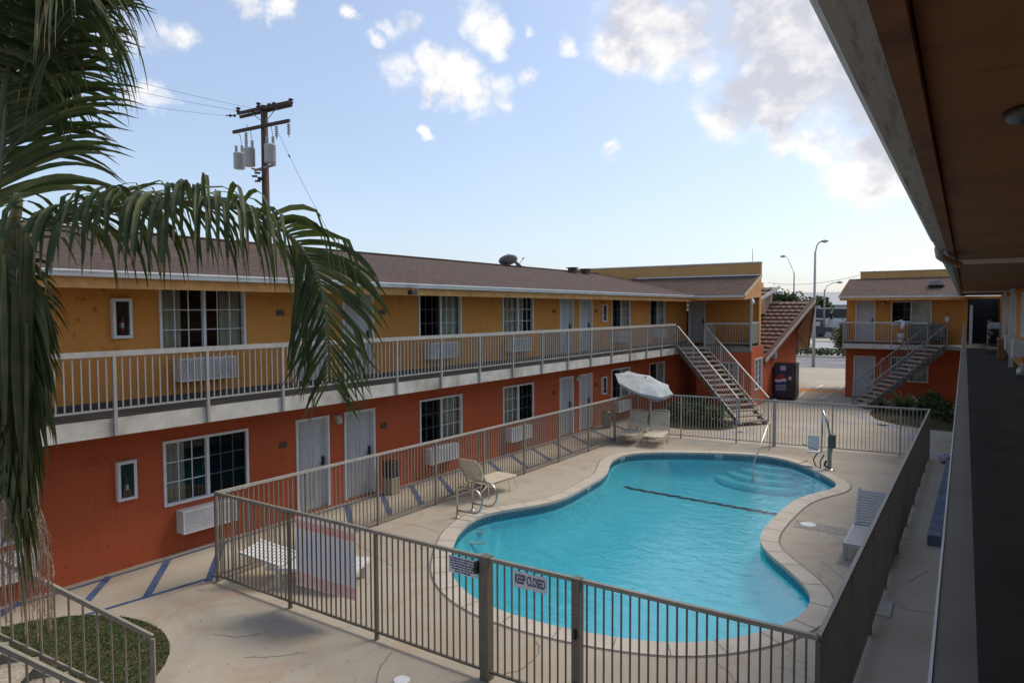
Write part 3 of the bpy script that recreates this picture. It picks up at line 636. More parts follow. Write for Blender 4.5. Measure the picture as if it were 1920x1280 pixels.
def railing(name,P,Q,parent=None,h=1.06,bot=.12,posts=None,step=.115,cap=(.05,.09),pw=.045,bw=.016,drop=0,mat=None,capmat=None,side=None,label=None,cat=None,group=None,endpost=True,asthing=True):
    """railing from P to Q (points at foot level; may slope)"""
    mat=mat or M['grey']; capmat=capmat or mat
    P=Vector(P); Q=Vector(Q); D=Q-P; Lh=Vector((D.x,D.y,0)).length; Z=Vector((0,0,1))
    if parent is None: o=thing(name,label,cat,group); 
    at=lambda s: P+D*(s/Lh)
    b=MB(); b.bar(P+Z*(h-cap[1]/2),Q+Z*(h-cap[1]/2),cap[0],cap[1]); hr=b.build('hand_rail' if parent is None else name,capmat,parent or o); 
    root=o if parent is None else hr
    b=MB(); b.bar(P+Z*(bot+.015),Q+Z*(bot+.015),.03,.03); b.build('bottom_rail',mat,root)
    if posts is None:
        n=max(1,round(Lh/1.55)); posts=[Lh*i/n for i in range(n+1)]
    for s in posts:
        b=MB(); p=at(s); b.obox(p+Z*((h-cap[1]-drop)/2),Vector((D.x,D.y,0)).normalized()*pw/2,Z.cross(D).normalized()*pw/2,Z*((h-cap[1]+drop)/2)); b.build('post',mat,root)
    E_=sorted(set([0]+list(posts)+[Lh]))
    u=Vector((D.x,D.y,0)).normalized(); w=Z.cross(u)
    for i in range(len(E_)-1):
        a,c=E_[i],E_[i+1]; n=int(round((c-a)/step)); 
        if n<2: continue
        b=MB()
        for j in range(1,n):
            s=a+(c-a)*j/n; p=at(s); b.obox(p+Z*((h-cap[1]+bot+.03)/2),u*bw/2,w*bw/2,Z*((h-cap[1]-bot-.03)/2))
        b.build('baluster_panel',mat,root)
    return root
def gutter(b,p,q,out,w=.11,h=.10):   # K-style gutter profile extruded p->q ; out = outward unit vector
    p=Vector(p); q=Vector(q); Z=Vector((0,0,1)); prof=[(0,0),(0,-h),(w*.6,-h),(w*.75,-h*.55),(w,-h*.25),(w,0),(w-.012,0),(w-.012,-h*.2),(w*.66,-h*.5),(w*.55,-h+.012),(.01,-h+.012),(.01,0)]
    n=len(b.v)
    for e in (p,q):
        for (o,z) in prof: b.v.append(e+out*o+Z*z)
    k=len(prof)
    for i in range(k): j=(i+1)%k; b.face((n+i,n+j,n+k+j,n+k+i))
    b.face(range(n,n+k)); b.face([n+k+i for i in range(k)][::-1])
# ---------------------------------------------------------------- left wing
X=Vector((1,0,0)); Y=Vector((0,1,0)); Z=Vector((0,0,1))
FL=2.79
lw=thing('motel_wing','long motel wing left of the pool, yellow upper floor over red orange ground floor','building')
F=Fac(P0,UW,NW)
S0,S1=1.0,32.6
wins=[(6.70,8.43),(13.47,15.22),(17.20,18.91),(24.5,26.2),(28.15,29.85),(3.2,4.72)]
doors=[(9.58,10.48),(10.92,11.88),(20.55,21.5),(21.93,22.9)]
holes=[(a,c,.90,2.10) for a,c in wins]; holesU=[(a,c,.90+FL,2.10+FL) for a,c in wins]
hd=[(a,c,.05,2.10) for a,c in doors]; hdU=[(a,c,.05+FL,2.10+FL) for a,c in doors]
b=MB(); F.wall(b,S0,S1,0,FL-.02,holes+hd); b.build('ground_floor_wall',M['orange'],lw)
b=MB(); F.wall(b,S0,S1,FL-.02,5.0,holesU+hdU); b.build('upper_floor_wall',M['yellow'],lw)
b=MB(); F.box(b,S0,S1,-.02,.012,FL+.001,FL+.14); b.build('kick_board',M['walk'],lw)
cfg=[('outer','screen teal'),('screen','curtain'),('curtain','screen'),('screen','curtain'),('screen','curtain'),('screen','gap')]
for (a,c),(l,r) in zip(wins,cfg): F.window(lw,a,c,.90,2.10,l,r)
cfgU=[('outer','outer'),('screen','curtain'),('curtain','gap'),('screen','curtain'),('screen gap','curtain'),('outer','outer')]
for (a,c),(l,r) in zip(wins,cfgU): F.window(lw,a,c,.90+FL,2.10+FL,l,r)
for i,(a,c) in enumerate(doors):
    F.door(lw,a,c,.05,2.10,'r'); F.door(lw,a,c,.05+FL,2.10+FL,'r')
for dz in (0,FL):
    for a in (6.92,13.66,17.33,24.7,28.4): F.ac(lw,a,a+1.13,.38+dz,.80+dz)
    F.ac(lw,3.5,4.6,.38+dz,.80+dz)
    F.cabinet(lw,5.88,6.20,1.2+dz,1.88+dz); F.cabinet(lw,23.63,23.98,1.2+dz,1.88+dz)
    for a in (9.25,12.18,20.2,23.25): F.plate(lw,a,1.62+dz)
F.lamp(lw,10.70,1.98); F.lamp(lw,21.72,1.98)
b=MB(); F.box(b,S0,S1,-.3,1.03,2.51,FL-.001); b.build('walkway_slab',M['slab'],lw)
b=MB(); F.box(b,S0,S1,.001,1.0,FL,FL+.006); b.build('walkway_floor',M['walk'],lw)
# roof: eave at off 1.32 z 5.08, ridge at off -5 z 6.36
b=MB(); E1,EZ,Rg,RZ=1.36,5.07,-5.0,6.36
n0=len(b.v)
for s_ in (S0,33.2):
    for (o,z) in ((E1,EZ),(Rg,RZ),(-11.2,5.1),(-11.2,4.98),(Rg,RZ-.14),(E1,EZ-.05)): b.v.append(F.p(s_,o,z))
for i in range(6): j=(i+1)%6; b.face((n0+i,n0+j,n0+6+j,n0+6+i))
b.face(range(n0,n0+6)); b.face([n0+6+i for i in range(6)][::-1]); rf=b.build('shingle_roof',M['shy'],lw)
b=MB(); b.bar(F.p(S0,Rg,RZ+.01),F.p(33.2,Rg,RZ+.01),.3,.04); b.build('ridge_cap',M['shy'],rf)
b=MB(); F.box(b,S0,31.2,1.17,1.21,4.80,4.985); b.build('fascia_board',M['trim_y'],lw)
b=MB(); F.box(b,S0,32.4,0,1.17,4.965,4.985); b.build('soffit',M['trim_y'],lw)
b=MB(); gutter(b,F.p(S0,1.26,5.065),F.p(31.0,1.26,5.065),NW,.12,.10); b.build('gutter',M['gutter'],lw)
b=MB(); F.box(b,S0,31.2,1.21,1.26,4.985,5.03); b.build('drip_board',M['gutter'],lw)
for s_ in (28.9,30.2):   # low roof vents
    b=MB(); c=F.p(s_,-4.3,6.2); b.obox(c+Z*.12,UW*.16,NW*.16,Z*.12); b.obox(c+Z*.26,UW*.22,NW*.22,Z*.02); b.build('roof_vent',M['shy'],rf)
b=MB(); F.box(b,S0,S1,-11.0,-10.8,0,5.0); F.box(b,S0,S0+.15,-10.8,-.17,0,5.0); b.build('rear_wall',M['yellow'],lw)
# ------------- cross wing left
cw=thing('motel_cross_wing','two storey end wing with yellow parapet and brown shed roof behind the left staircase','building')
CY=32.7; CXR=-7.9
Fc=Fac((CXR,CY,0),(-1,0,0),(0,-1,0))     # a runs to the left from the right end
b=MB(); Fc.wall(b,0,3.4,FL-.02,5.9,[(2.55,3.38,FL+.05,FL+2.1)]); b.build('upper_floor_wall',M['yellow'],cw)
Fc.door(cw,2.55,3.38,FL+.05,FL+2.1,'l')
b=MB(); Fc.box(b,0,9.9,-.25,-.05,5.9,6.60); Fc.box(b,2.0,2.2,-9,-.25,0,6.0); b.build('parapet_wall',M['parapet'],cw)
b=MB(); Fc.box(b,-.02,9.9,-.28,-.02,6.60,6.65); b.build('parapet_cap',M['gutter'],cw)
# ground floor box flush with the balcony edge
FG=Fac((CXR,31.25,0),(-1,0,0),(0,-1,0))
b=MB(); FG.wall(b,.003,2.5,0,2.52,[(.55,1.45,1.05,2.05)]); Fe=Fac((CXR,31.253,0),(0,1,0),(1,0,0)); Fe.wall(b,0,2.2,0,FL-.03,[(.55,1.9,.75,2.2)]); b.build('ground_floor_wall',M['orange'],cw)
FG.window(cw,.55,1.45,1.05,2.05,'gap','none'); Fe.window(cw,.55,1.9,.75,2.2,'teal','teal',nrow=5,ncol=2)
b=MB(); Fc.box(b,2.5,6,-1,-.9,0,2.5); b.build('recess_back_wall',M['orange'],cw)
b=MB(); Fc.box(b,.003,5.2,-.4,1.47,2.53,FL-.002); b.build('walkway_slab',M['stringer'],cw)
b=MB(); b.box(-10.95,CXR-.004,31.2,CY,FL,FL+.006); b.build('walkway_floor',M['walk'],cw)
railing('railing',(-10.0,31.22,FL),(CXR-.03,31.22,FL),cw,posts=[0],capmat=M['rail_l'])
b=MB(); b.box(CXR-.05,CXR-.02,31.28,CY-.1,FL+.12,FL+1.0); b.build('side_panel',simple('olive_grey_panel',(.17,.19,.15),.6),cw)
b=MB(); b.box(CXR-.06,CXR-.01,31.28,CY-.05,FL+1.001,FL+1.09); b.build('side_rail',M['rail_l'],cw)
b=MB(); b.box(CXR-.07,CXR+.01,31.2,31.28,FL-.2,5.0); b.build('corner_post',M['rail_l'],cw)
b=MB(); n0=0
for x in (-14.3,CXR+.0):
    for (y,z) in ((29.95,5.08),(CY+.02,6.02),(CY+.02,5.93),(29.95,5.03)): b.v.append(Vector((x,y,z)))
for i in range(4): j=(i+1)%4; b.face((i,j,4+j,4+i))
b.face((0,1,2,3)); b.face((7,6,5,4)); rf=b.build('shed_roof',M['shx'],cw)
b=MB(); b.box(-14,CXR,CY-.06,CY-.02,6.01,6.06); b.build('roof_flashing',M['white'],rf)
b=MB(); n0=0
for x in (CXR-.04,CXR): 
    for (y,z) in ((29.97,5.03),(CY,5.93),(CY,5.02),(29.97,4.86)): b.v.append(Vector((x,y,z)))
for i in range(4): j=(i+1)%4; b.face((i,j,4+j,4+i))
b.face((0,1,2,3)); b.face((7,6,5,4)); b.build('gable_end_board',M['trim_y'],cw)
b=MB(); b.bar((CXR+.015,29.95,5.02),(CXR+.015,CY,5.94),.03,.14); b.build('rake_board',simple('pale_yellow_board',(.5,.36,.2),.7),cw)
b=MB(); b.box(-10.9,CXR-.05,30.0,30.04,4.86,5.02); b.build('fascia_board',M['trim_y'],cw)
b=MB(); gutter(b,(-11.0,29.99,5.06),(CXR,29.99,5.06),Vector((0,-1,0)),.11,.09); b.build('gutter',M['gutter'],cw)
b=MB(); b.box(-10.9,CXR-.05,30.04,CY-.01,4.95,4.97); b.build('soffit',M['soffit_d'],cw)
b=MB(); b.box(CXR-.06,CXR-.0,CY-.13,CY-.0,FL,5.02); b.build('wall_corner',M['trim_y'],cw)
b=MB(); b.tube([(CXR+.05,31.0,4.95),(CXR+.12,30.9,4.85)],.02); b.lathe((CXR+.12,30.88,4.68),[(.03,.2),(.09,.1),(.09,0)],10); b.build('flood_lamp',M['white'],cw)
b=MB(); b.tube([(-8.3,CY+.1,6.6),(-8.3,CY+.1,7.3)],.015); b.build('antenna_rod',M['steel'],cw)
# ------------- right cross wing
rw=thing('motel_cross_wing','small two storey wing with door and wide window at the far right beyond the pool','building')
RY=38.2; RX0=-5.0
Fr=Fac((RX0,RY,0),(1,0,0),(0,-1,0))
b=MB(); Fr.wall(b,0,5.1,0,2.52,[(.38,1.34,.05,2.1),(2.0,3.6,.9,2.1)]); b.box(RX0-.001,RX0+.15,RY+.161,RY+5.5,0,2.52); b.build('ground_floor_wall',M['orange'],rw)
b=MB(); Fr.wall(b,0,5.1,2.52,5.0,[(.42,1.30,FL+.05,FL+2.05),(1.98,3.68,FL+.86,FL+2.02)]); b.box(RX0-.001,RX0+.15,RY+.161,RY+5.5,2.521,5.0); b.build('upper_floor_wall',M['yellow'],rw)
Fr.door(rw,.38,1.34,.05,2.1,'r'); Fr.door(rw,.42,1.30,FL+.05,FL+2.05,'r')
Fr.window(rw,2.0,3.6,.9,2.1,'teal','curtain'); Fr.window(rw,1.98,3.68,FL+.86,FL+2.02,'screen','curtain')
Fr.lamp(rw,1.66,1.95); Fr.lamp(rw,1.66,FL+1.92)
b=MB(); Fr.box(b,.001,5.0,-.25,1.3,2.53,FL-.03); b.build('walkway_slab',M['slab'],rw)
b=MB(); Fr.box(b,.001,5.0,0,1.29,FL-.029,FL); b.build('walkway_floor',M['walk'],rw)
railing('railing',(RX0+.02,RY-1.3,FL-.02),(-1.4,RY-1.3,FL-.02),rw,posts=[0.02,2.1,3.55],drop=.2,capmat=M['rail_l'])
b=MB(); b.box(RX0+.04,RX0+.07,RY-1.28,RY-.02,FL+.1,FL+.14); b.box(RX0+.04,RX0+.09,RY-1.28,RY-.02,FL+.98,FL+1.04)
for i in range(10): b.box(RX0+.045,RX0+.065,RY-1.2+i*.125,RY-1.18+i*.125,FL+.14,FL+.98)
b.build('side_railing',M['grey'],rw)
b=MB()
for x in (RX0-.12,.6):
    for (y,z) in ((36.55,5.09),(RY+1.9,6.02),(RY+1.9,5.92),(36.55,5.04)): b.v.append(Vector((x,y,z)))
for i in range(4): j=(i+1)%4; b.face((i,j,4+j,4+i))
b.face((0,1,2,3)); b.face((7,6,5,4)); rf=b.build('shed_roof',M['shx'],rw)
b=MB(); b.box(RX0-.12,.0,36.50,36.545,4.99,5.08); b.build('gutter',simple('cream_gutter',(.5,.46,.40),.6),rw)
b=MB(); b.box(RX0-.10,.0,36.56,36.60,4.85,4.985); b.box(RX0-.1,-.3,36.61,RY-.001,4.93,4.95); b.build('fascia_board',M['trim_y'],rw)
b=MB(); b.bar((RX0-.135,36.53,5.03),(RX0-.135,RY+1.9,5.96),.03,.12); b.build('rake_board',M['trim_y'],rw)
b=MB(); b.box(-4.62,1.0,RY+1.92,RY+2.1,5.2,6.36); b.build('parapet_wall',M['parapet'],rw)
b=MB(); b.box(-4.64,1.02,RY+1.9,RY+2.12,6.36,6.40); b.build('parapet_cap',M['stringer'],rw)
b=MB(); c=Vector((-1.15,RY-.05,5.55)); k_=12
for i in range(k_+1):
    a=math.pi*i/k_; b.v.append(c+Vector((math.cos(a)*.33,-.35,math.sin(a)*.26))); b.v.append(c+Vector((math.cos(a)*.33,.55,math.sin(a)*.26)))
for i in range(k_): b.face((2*i,2*i+2,2*i+3,2*i+1))
for i in range(1,k_): b.face((0,2*i,2*i+2))
for z in range(5): b.obox(c+Vector((0,-.37,.03+z*.045)),Vector((.3-.04*z,0,0)),Vector((0,.01,0)),Vector((0,0,.008)))
vt=b.build('roof_vent',M['dish'],rf)
# ------------- near gallery on the right
gw=thing('motel_gallery_wing','dark near gallery wing with plywood ceiling and stained gutter overhead on the right','building')
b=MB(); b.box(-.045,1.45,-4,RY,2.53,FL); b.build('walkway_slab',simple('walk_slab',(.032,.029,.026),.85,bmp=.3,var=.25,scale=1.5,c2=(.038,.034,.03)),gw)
Fg=Fac((1.32,0,0),(0,1,0),(-1,0,0))
gh=[(20.6,21.5,FL+.05,FL+2.1),(22.3,23.6,FL+.9,FL+2.1),(26.2,27.7,FL+.9,FL+2.1),(28.6,29.5,FL+.05,FL+2.1),(30.4,31.3,FL+.05,FL+2.1),(33,34.6,FL+.9,FL+2.1)]
b=MB(); Fg.wall(b,-4,38.0,FL,5.02,gh); b.build('upper_floor_wall',M['yellow'],gw)
b=MB(); Fg.wall(b,-4,38.0,0,2.52,[]); b.build('ground_floor_wall',M['orange'],gw)
for a,c,z0,z1 in gh:
    if z0>FL+.5: Fg.window(gw,a,c,z0,z1,'outer','screen')
    else: Fg.door(gw,a,c,z0,z1,'r')
for a in (21.9,25.8): Fg.ac(gw,a,a+1.1,FL+.38,FL+.82,.25)
for y in (23.75,28.2): b=MB(); b.box(1.06,1.16,y,y+.1,FL,5.0); b.build('gallery_post',M['gutter'],gw)
# end passage (dark)
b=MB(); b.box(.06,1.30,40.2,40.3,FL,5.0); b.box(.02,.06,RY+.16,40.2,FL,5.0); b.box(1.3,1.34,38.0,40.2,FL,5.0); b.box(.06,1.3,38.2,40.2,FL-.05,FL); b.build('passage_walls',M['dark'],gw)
b=MB(); b.box(.0,1.34,RY-.1,RY+.1,4.9,5.02); b.build('passage_header',M['yellow'],gw)
b=MB(); b.box(.18,.30,RY-.3,RY-.26,FL,4.6); b.build('passage_gate',M['gutter'],gw)
# eave and ceiling
CE=5.02
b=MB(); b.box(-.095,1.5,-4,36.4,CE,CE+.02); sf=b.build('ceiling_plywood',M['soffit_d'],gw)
b=MB(); b.box(-.155,-.10,-4,36.4,CE-.03,CE+.12); b.build('fascia_board',simple('orange_brown_fascia',(.17,.075,.03),.8,c2=(.07,.035,.02),thr=(.5,.7)),gw)
def gmat():
    m,t,b_=mat_base('stained_gutter'); n=noise(t,1.1,6,.7); col=mix(t,rng(t,n.outputs[0],.3,.7),(.30,.30,.29),(.40,.40,.39))
    tc=t.nodes.new('ShaderNodeTexCoord'); s=t.nodes.new('ShaderNodeSeparateXYZ'); t.links.new(tc.outputs['Object'],s.inputs[0])
    n2=noise(t,5,7,.75,mapping(t,(8,.6,8))); col=mix(t,rng(t,n2.outputs[0],.50,.68,0,.85),col,(.07,.07,.065)); t.links.new(col,b_.inputs['Base Color']); b_.inputs['Roughness'].default_value=.6; return m
M['gutterold']=gmat()
b=MB(); gutter(b,(-.16,-4,CE+.10),(-.16,7.6,CE+.10),Vector((-1,0,0)),.125,.115); gt=b.build('gutter',M['gutterold'],gw)
b=MB(); b.tube([(-.22,7.55,CE-.01),(-.215,7.75,CE-.07),(-.15,8.2,CE-.10),(-.06,8.8,CE-.10)],.035,10); b.build('downspout_elbow',M['gutterold'],gt)
b=MB(); gutter(b,(-.16,7.9,CE+.09),(-.16,36.3,CE+.09),Vector((-1,0,0)),.11,.10); b.build('gutter',M['gutterold'],gw)
b=MB(); b.box(-.30,1.6,-4,36.4,CE+.13,CE+.17); b.build('roof_edge',M['shy'],gw)
for y,w_ in ((9.6,.10),(27.2,.14)): b=MB(); b.box(-.09,1.32,y,y+w_,CE-.05,CE-.001); b.build('ceiling_conduit',M['gutter'],gw)
for y in (): b=MB(); b.box(-.09,1.32,y,y+.02,CE-.012,CE-.001); b.build('plywood_joint_strip',M['stub'] if 0 else simple('dark_seam',(.10,.055,.03),.9) if 'seam' not in M else M['seam'],gw)
q=G(1915,228,CE-.03); b=MB(); b.lathe((q.x+.06,q.y,CE-.075),[(.06,.04),(.095,.05),(.105,.06),(.105,.074)],20); b.build('ceiling_light',simple('grey_lamp_cover',(.035,.035,.035),.4),gw)
# roof body above the gallery so that light is blocked
b=MB(); b.box(1.51,7,-4,38.0,CE,CE+.2); b.build('flat_roof',M['shy'],gw)
gr=railing('balcony_railing',(0,-1.5,FL),(0,35.0,FL),h=1.06,step=.115,cap=(.062,.05),mat=M['grey'],capmat=M['pinkrust'],label='grey steel gallery railing running from the camera towards the far right stairs',cat='railing')
b=MB(); b.box(-.0365,-.0315,-1.5,35.0,FL+1.035,FL+1.064); b.build('cap_edge_lit',M['gutter'],gr)  # worn cap edge, with its sky-lit bright line put into the pale colour
# ---------------------------------------------------------------- balcony railing of the left wing
a=F.p(.8,1.05,FL); c=F.p(28.5,1.05,FL); Lr=27.7
railing('balcony_railing',a,c,h=1.05,bot=.13,posts=[s-.8 for s in (2.35,3.89,5.43,6.97,8.51,10.05,11.6,13.15,14.7,16.25,17.8,19.35,20.9,22.45,24.0,25.5,27.0,28.47)],step=.118,cap=(.055,.085),pw=.05,bw=.02,drop=.27,mat=M['grey'],capmat=M['rail_l'],label='long pale grey balcony railing along the upper walkway of the left wing',cat='railing')
# ---------------------------------------------------------------- stairs
def staircase(label,B1,d,width,run,n,side,railh=.92,topz=FL,z0=0,nosing=None,railL=None,mat=None):
    o=thing('exterior_staircase',label,'staircase'); d=Vector((d[0],d[1],0)).normalized(); w=Vector((-d.y,d.x,0))*side
    B1=Vector((B1[0],B1[1],z0)); rise=(topz-z0)/n; going=run/n
    for i in range(n):
        c=B1+d*(going*(i+.5))+w*(width/2); c.z=z0+rise*(i+1)-.03
        b=MB(); b.obox(c,d*(going*.56),w*(width/2-.05),Z*.028); t=b.build('tread',M['tread'],o)
    for k_ in (.10,width-.10):
        b=MB(); p=B1+w*k_+Z*(.02); q=B1+d*run+w*k_+Z*(topz-z0-.14); b.bar(p,q,.06,.20); b.build('stringer',M['stringer'],o)
    m=mat or M['grey']
    for k_ in (0,width):
        p=B1+w*k_+Z*(rise*.5); q=B1+d*run+w*k_+Z*(topz-z0)
        Lh=run; railing('stair_railing',p,q,o,h=railh+.05,bot=.10,posts=[0,Lh*.36,Lh*.72,Lh],step=.135,cap=(.045,.045),pw=.045,bw=.016,mat=m,capmat=m)
    return o
staircase('open tread staircase with pale railings between the left wing corner and the far fence',(-7.08,26.25),(-.81,.586),1.4,4.07,16,-1,mat=M['rail_l'])
b=MB(); b.poly([(-10.38,28.6,FL),(-9.5,29.72,FL),(-9.5,31.18,FL),(-11.2,31.18,FL),(-11.2,28.6,FL)]); b.poly([(-10.38,28.6,FL-.15),(-11.2,28.6,FL-.15),(-11.2,31.18,FL-.15),(-9.5,31.18,FL-.15),(-9.5,29.72,FL-.15)])
for (p,q) in (((-10.38,28.6),(-9.5,29.72)),((-9.5,29.72),(-9.5,31.18))): b.quad((*p,FL-.15),(*q,FL-.15),(*q,FL),(*p,FL))
b.build('corner_landing',M['stringer'],cw)
b=MB()
for p,q in (((-9.5,29.75,FL),(-9.5,31.2,FL)),):
    b.bar((p[0],p[1],FL+1.02),(q[0],q[1],FL+1.02),.05,.08)
    for i in range(13): b.box(p[0]-.008,p[0]+.008,29.78+i*.115,29.796+i*.115,FL+.1,FL+.98)
b.build('landing_railing',M['grey'],cw)
staircase('open tread staircase rising from the bushes to the near gallery at the far right',(-4.23,34.79),(.80,.60),1.2,3.6,16,-1,mat=simple('darker_rail',(.23,.225,.21),.5))
b=MB(); b.poly([(-1.35,36.89,FL),(-.63,35.95,FL),(-.05,35.2,FL),(-.05,36.89,FL)]); b.poly([(-1.35,36.89,FL-.15),(-.05,36.89,FL-.15),(-.05,35.2,FL-.15),(-.63,35.95,FL-.15)]); b.quad((-1.35,36.89,FL-.15),(-.63,35.95,FL-.15),(-.63,35.95,FL),(-1.35,36.89,FL)); b.quad((-.63,35.95,FL-.15),(-.05,35.2,FL-.15),(-.05,35.2,FL),(-.63,35.95,FL)); b.build('corner_landing',M['stringer'],rw)
staircase('staircase with grey brown railings over the round lawn in the lower left corner',(-7.12,3.80),(-.70,-.714),1.2,4.0,15,1,railh=.88,mat=M['fencetop'])
# ---------------------------------------------------------------- pool fence
pf=thing('pool_fence','taupe steel picket fence enclosing the swimming pool','fence')
cn=dict(NL=(-10.17,6.53),NR=(-1.04,6.58),FR=(-.80,23.45),FL_=(-9.65,22.65))
def fsec(p,q,posts,step=.102,mat=M['fence'],capm=None): return railing('fence_section',(p[0],p[1],0),(q[0],q[1],0),pf,h=1.5,bot=.09,posts=posts,step=step,cap=(.045,.045),pw=.045,bw=.017,mat=mat,capmat=capm or M['fencetop'])
fsec(cn['NL'],(-4.72,6.54),[0,1.83,3.62,5.45])
fsec((-3.48,6.56),cn['NR'],[0,2.44])
g=fsec((-4.66,6.54),(-3.54,6.56),[]); g.name='gate'
b=MB(); b.box(-4.78,-4.66,6.48,6.6,0,1.515); b.build('gate_post',M['fence'],pf); b=MB(); b.box(-3.54,-3.44,6.5,6.6,0,1.51); b.build('gate_post',M['fence'],pf)
b=MB(); b.box(-4.84,-4.79,6.45,6.52,1.30,1.44); b.tube([(-4.80,6.45,1.36),(-4.80,6.40,1.36)],.02); b.build('gate_latch',M['black'],pf)
for z in (.25,.85): b=MB(); b.lathe((-3.49,6.48,z),[(.022,0),(.022,.1)],10); b.build('gate_hinge',M['black'],pf)
fl=math.dist(cn['NL'],cn['FL_']); fsec(cn['NL'],cn['FL_'],[fl*i/9 for i in range(10)],mat=M['fencetop'],capm=M['rail_l'])
ff=math.dist(cn['FL_'],cn['FR']); fsec(cn['FL_'],cn['FR'],[0,1.55,3.4,4.6,6.3,8.15,ff],step=.105,mat=M['grey'],capm=M['grey'])
fr_=math.dist(cn['NR'],cn['FR']); fsec(cn['NR'],cn['FR'],[fr_*i/9 for i in range(10)],step=.1)
for (x,y) in ((-5.08,23.08),): b=MB(); b.box(x-.05,x+.05,y-.05,y+.05,0,1.52); b.build('gate_post',M['grey'],pf)
# ---------------------------------------------------------------- signs on the fence
def textmesh(txt,size,mat,parent,mtx,name='lettering',sx=1):
    cu=bpy.data.curves.new('t','FONT'); cu.body=txt; cu.size=size; cu.align_x='CENTER'; cu.align_y='CENTER'; cu.extrude=.0015; cu.offset=size*.014
    tmp=bpy.data.objects.new('t',cu); COL.objects.link(tmp); dg=bpy.context.evaluated_depsgraph_get(); me=bpy.data.meshes.new_from_object(tmp.evaluated_get(dg)); bpy.data.objects.remove(tmp)
    me.transform(mtx@Matrix.Diagonal((sx,1,1,1))); me.materials.clear(); me.materials.append(mat); o=bpy.data.objects.new(name,me); COL.objects.link(o); o.parent=parent; return o
def front_mtx(x,y,z): return Matrix(((1,0,0,x),(0,0,-1,y),(0,1,0,z),(0,0,0,1)))
k1=thing('gate_sign','white KEEP CLOSED sign with navy letters on the pool gate','sign')
b=MB(); b.box(-4.30,-3.86,6.505,6.513,1.25,1.435); b.build('sign_panel',M['signw'],k1)
textmesh('KEEP CLOSED',.15,M['ink'],k1,front_mtx(-4.08,6.5015,1.345),sx=.44)
k2=thing('rules_sign','small white notice with five lines of dark print on the fence left of the gate','sign')
b=MB(); b.box(-5.26,-4.82,6.495,6.503,1.225,1.435); b.build('sign_panel',M['signw'],k2)
b=MB(); rnd=random.Random(3)
for r_ in range(6):
    z=1.41-r_*.032; x=-5.235+(.03 if r_==4 else 0)+(.07 if r_==5 else 0); xe=-4.845-(.07 if r_==5 else 0)
    while x<xe:
        l=rnd.choice((.018,.026,.034,.045)); l=min(l,xe-x)
        if l>.01:
            c=x
            while c<x+l-.004: b.box(c,c+.0055,6.4915,6.4945,z-.009,z+.009); c+=.0078
            b.box(x,x+l,6.4912,6.4944,z-.0015,z+.0015)
        x+=l+.009
b.build('lettering',M['ink'],k2)
k3=thing('pool_rules_board','large faded red white and blue rules board hung behind the near fence pickets','sign')
b=MB(); 
x0,x1=-8.28,-7.05
b.quad((x0,6.605,.34),(x1,6.625,.38),(x1,6.625,1.44),(x0,6.605,1.40))
o=b.build('sign_panel',M['board'],k3)
# ---------------------------------------------------------------- lobby with tiled prow roof
lb=thing('lobby_building','red orange lobby with brown clay tile roof and prow shaped gable behind the far fence','building')
GX=-7.9
Fl=Fac((GX,33.6,0),(0,1,0),(1,0,0))
b=MB(); 
b.quad((GX,33.46,0),(GX,41.0,0),(GX,41.0,2.6),(GX,33.46,2.05)); b.poly([(GX,33.46,2.05),(GX,41.0,2.6),(GX,41.0,3.3),(GX,38.6,4.5),(GX,37.5,4.2)])
b.quad((GX,41.0,0),(-20,41.0,0),(-20,41,2.9),(GX,41,2.9)); b.build('gable_wall',M['orange'],lb)
def rake_pts(peak,footL,footR): return peak,footL,footR
PK=Vector((-6.57,38.6,4.84)); LF=Vector((-7.85,33.5,1.98)); RF=Vector((-7.75,43.6,2.15))
def tiled(par,A,Bt,dx,rows,width):   # slope from foot A (right end) up to ridge Bt (right end), extends -X
    b=MB(); ncol=int(width/.075)
    up_=(Bt-A); nrm=Vector((0,-(up_.z),up_.y)).normalized()
    if nrm.z<0: nrm=-nrm
    for r_ in range(rows):
        t0=r_/rows; t1=(r_+1.0)/rows
        base=len(b.v)
        for i in range(ncol+1):
            wv=.035*abs(math.sin(i*math.pi/4)); jig=.01*math.sin(i*1.3+r_*2.1)
            for (t,lift) in ((t0,.065+wv),(t1,.0+wv*.8),(t0,0)):
                e=A.lerp(Bt,t); p=Vector((e.x-i*.075,e.y,e.z))+nrm*(lift+ (jig if lift>.03 else 0)); b.v.append(p)
        for i in range(ncol):
            q=base+3*i; b.face((q,q+3,q+4,q+1)); b.face((q+2,q+5,q+3,q))
    return b.build('tile_roof',M['tile'],par)
tiled(lb,LF,PK,0,15,13); tiled(lb,RF,PK,0,14,13)
b=MB(); b.bar(LF+Vector((.03,0,.02)),PK+Vector((.03,0,.03)),.05,.17); b.build('rake_board',simple('pale_rake_board',(.5,.47,.43),.6),lb)
b=MB(); b.bar(RF+Vector((.03,0,0)),PK+Vector((.03,0,0)),.05,.17); b.build('rake_board',M['soffit_d'],lb)
b=MB(); 
for (a_,c_) in ((LF,PK),(RF,PK)):
    b.bar(a_+Vector((-.05,0,.12)),c_+Vector((-.05,0,.14)),.16,.09)
b.build('rake_tiles',M['tile'],lb)
b=MB(); b.poly([RF,PK,(GX,38.6,4.62),(GX,41.0,3.28),(GX,43.5,2.1)]); b.poly([LF,PK,(GX,38.6,4.62),(GX,33.6,1.95)]); b.poly([(GX-.01,41.0,2.3),(GX-.01,43.4,2.05),(GX-.01,41,3.3)])
b.build('plywood_soffit',simple('tan_plywood',(.30,.19,.105),.8,c2=(.22,.13,.07)),lb)
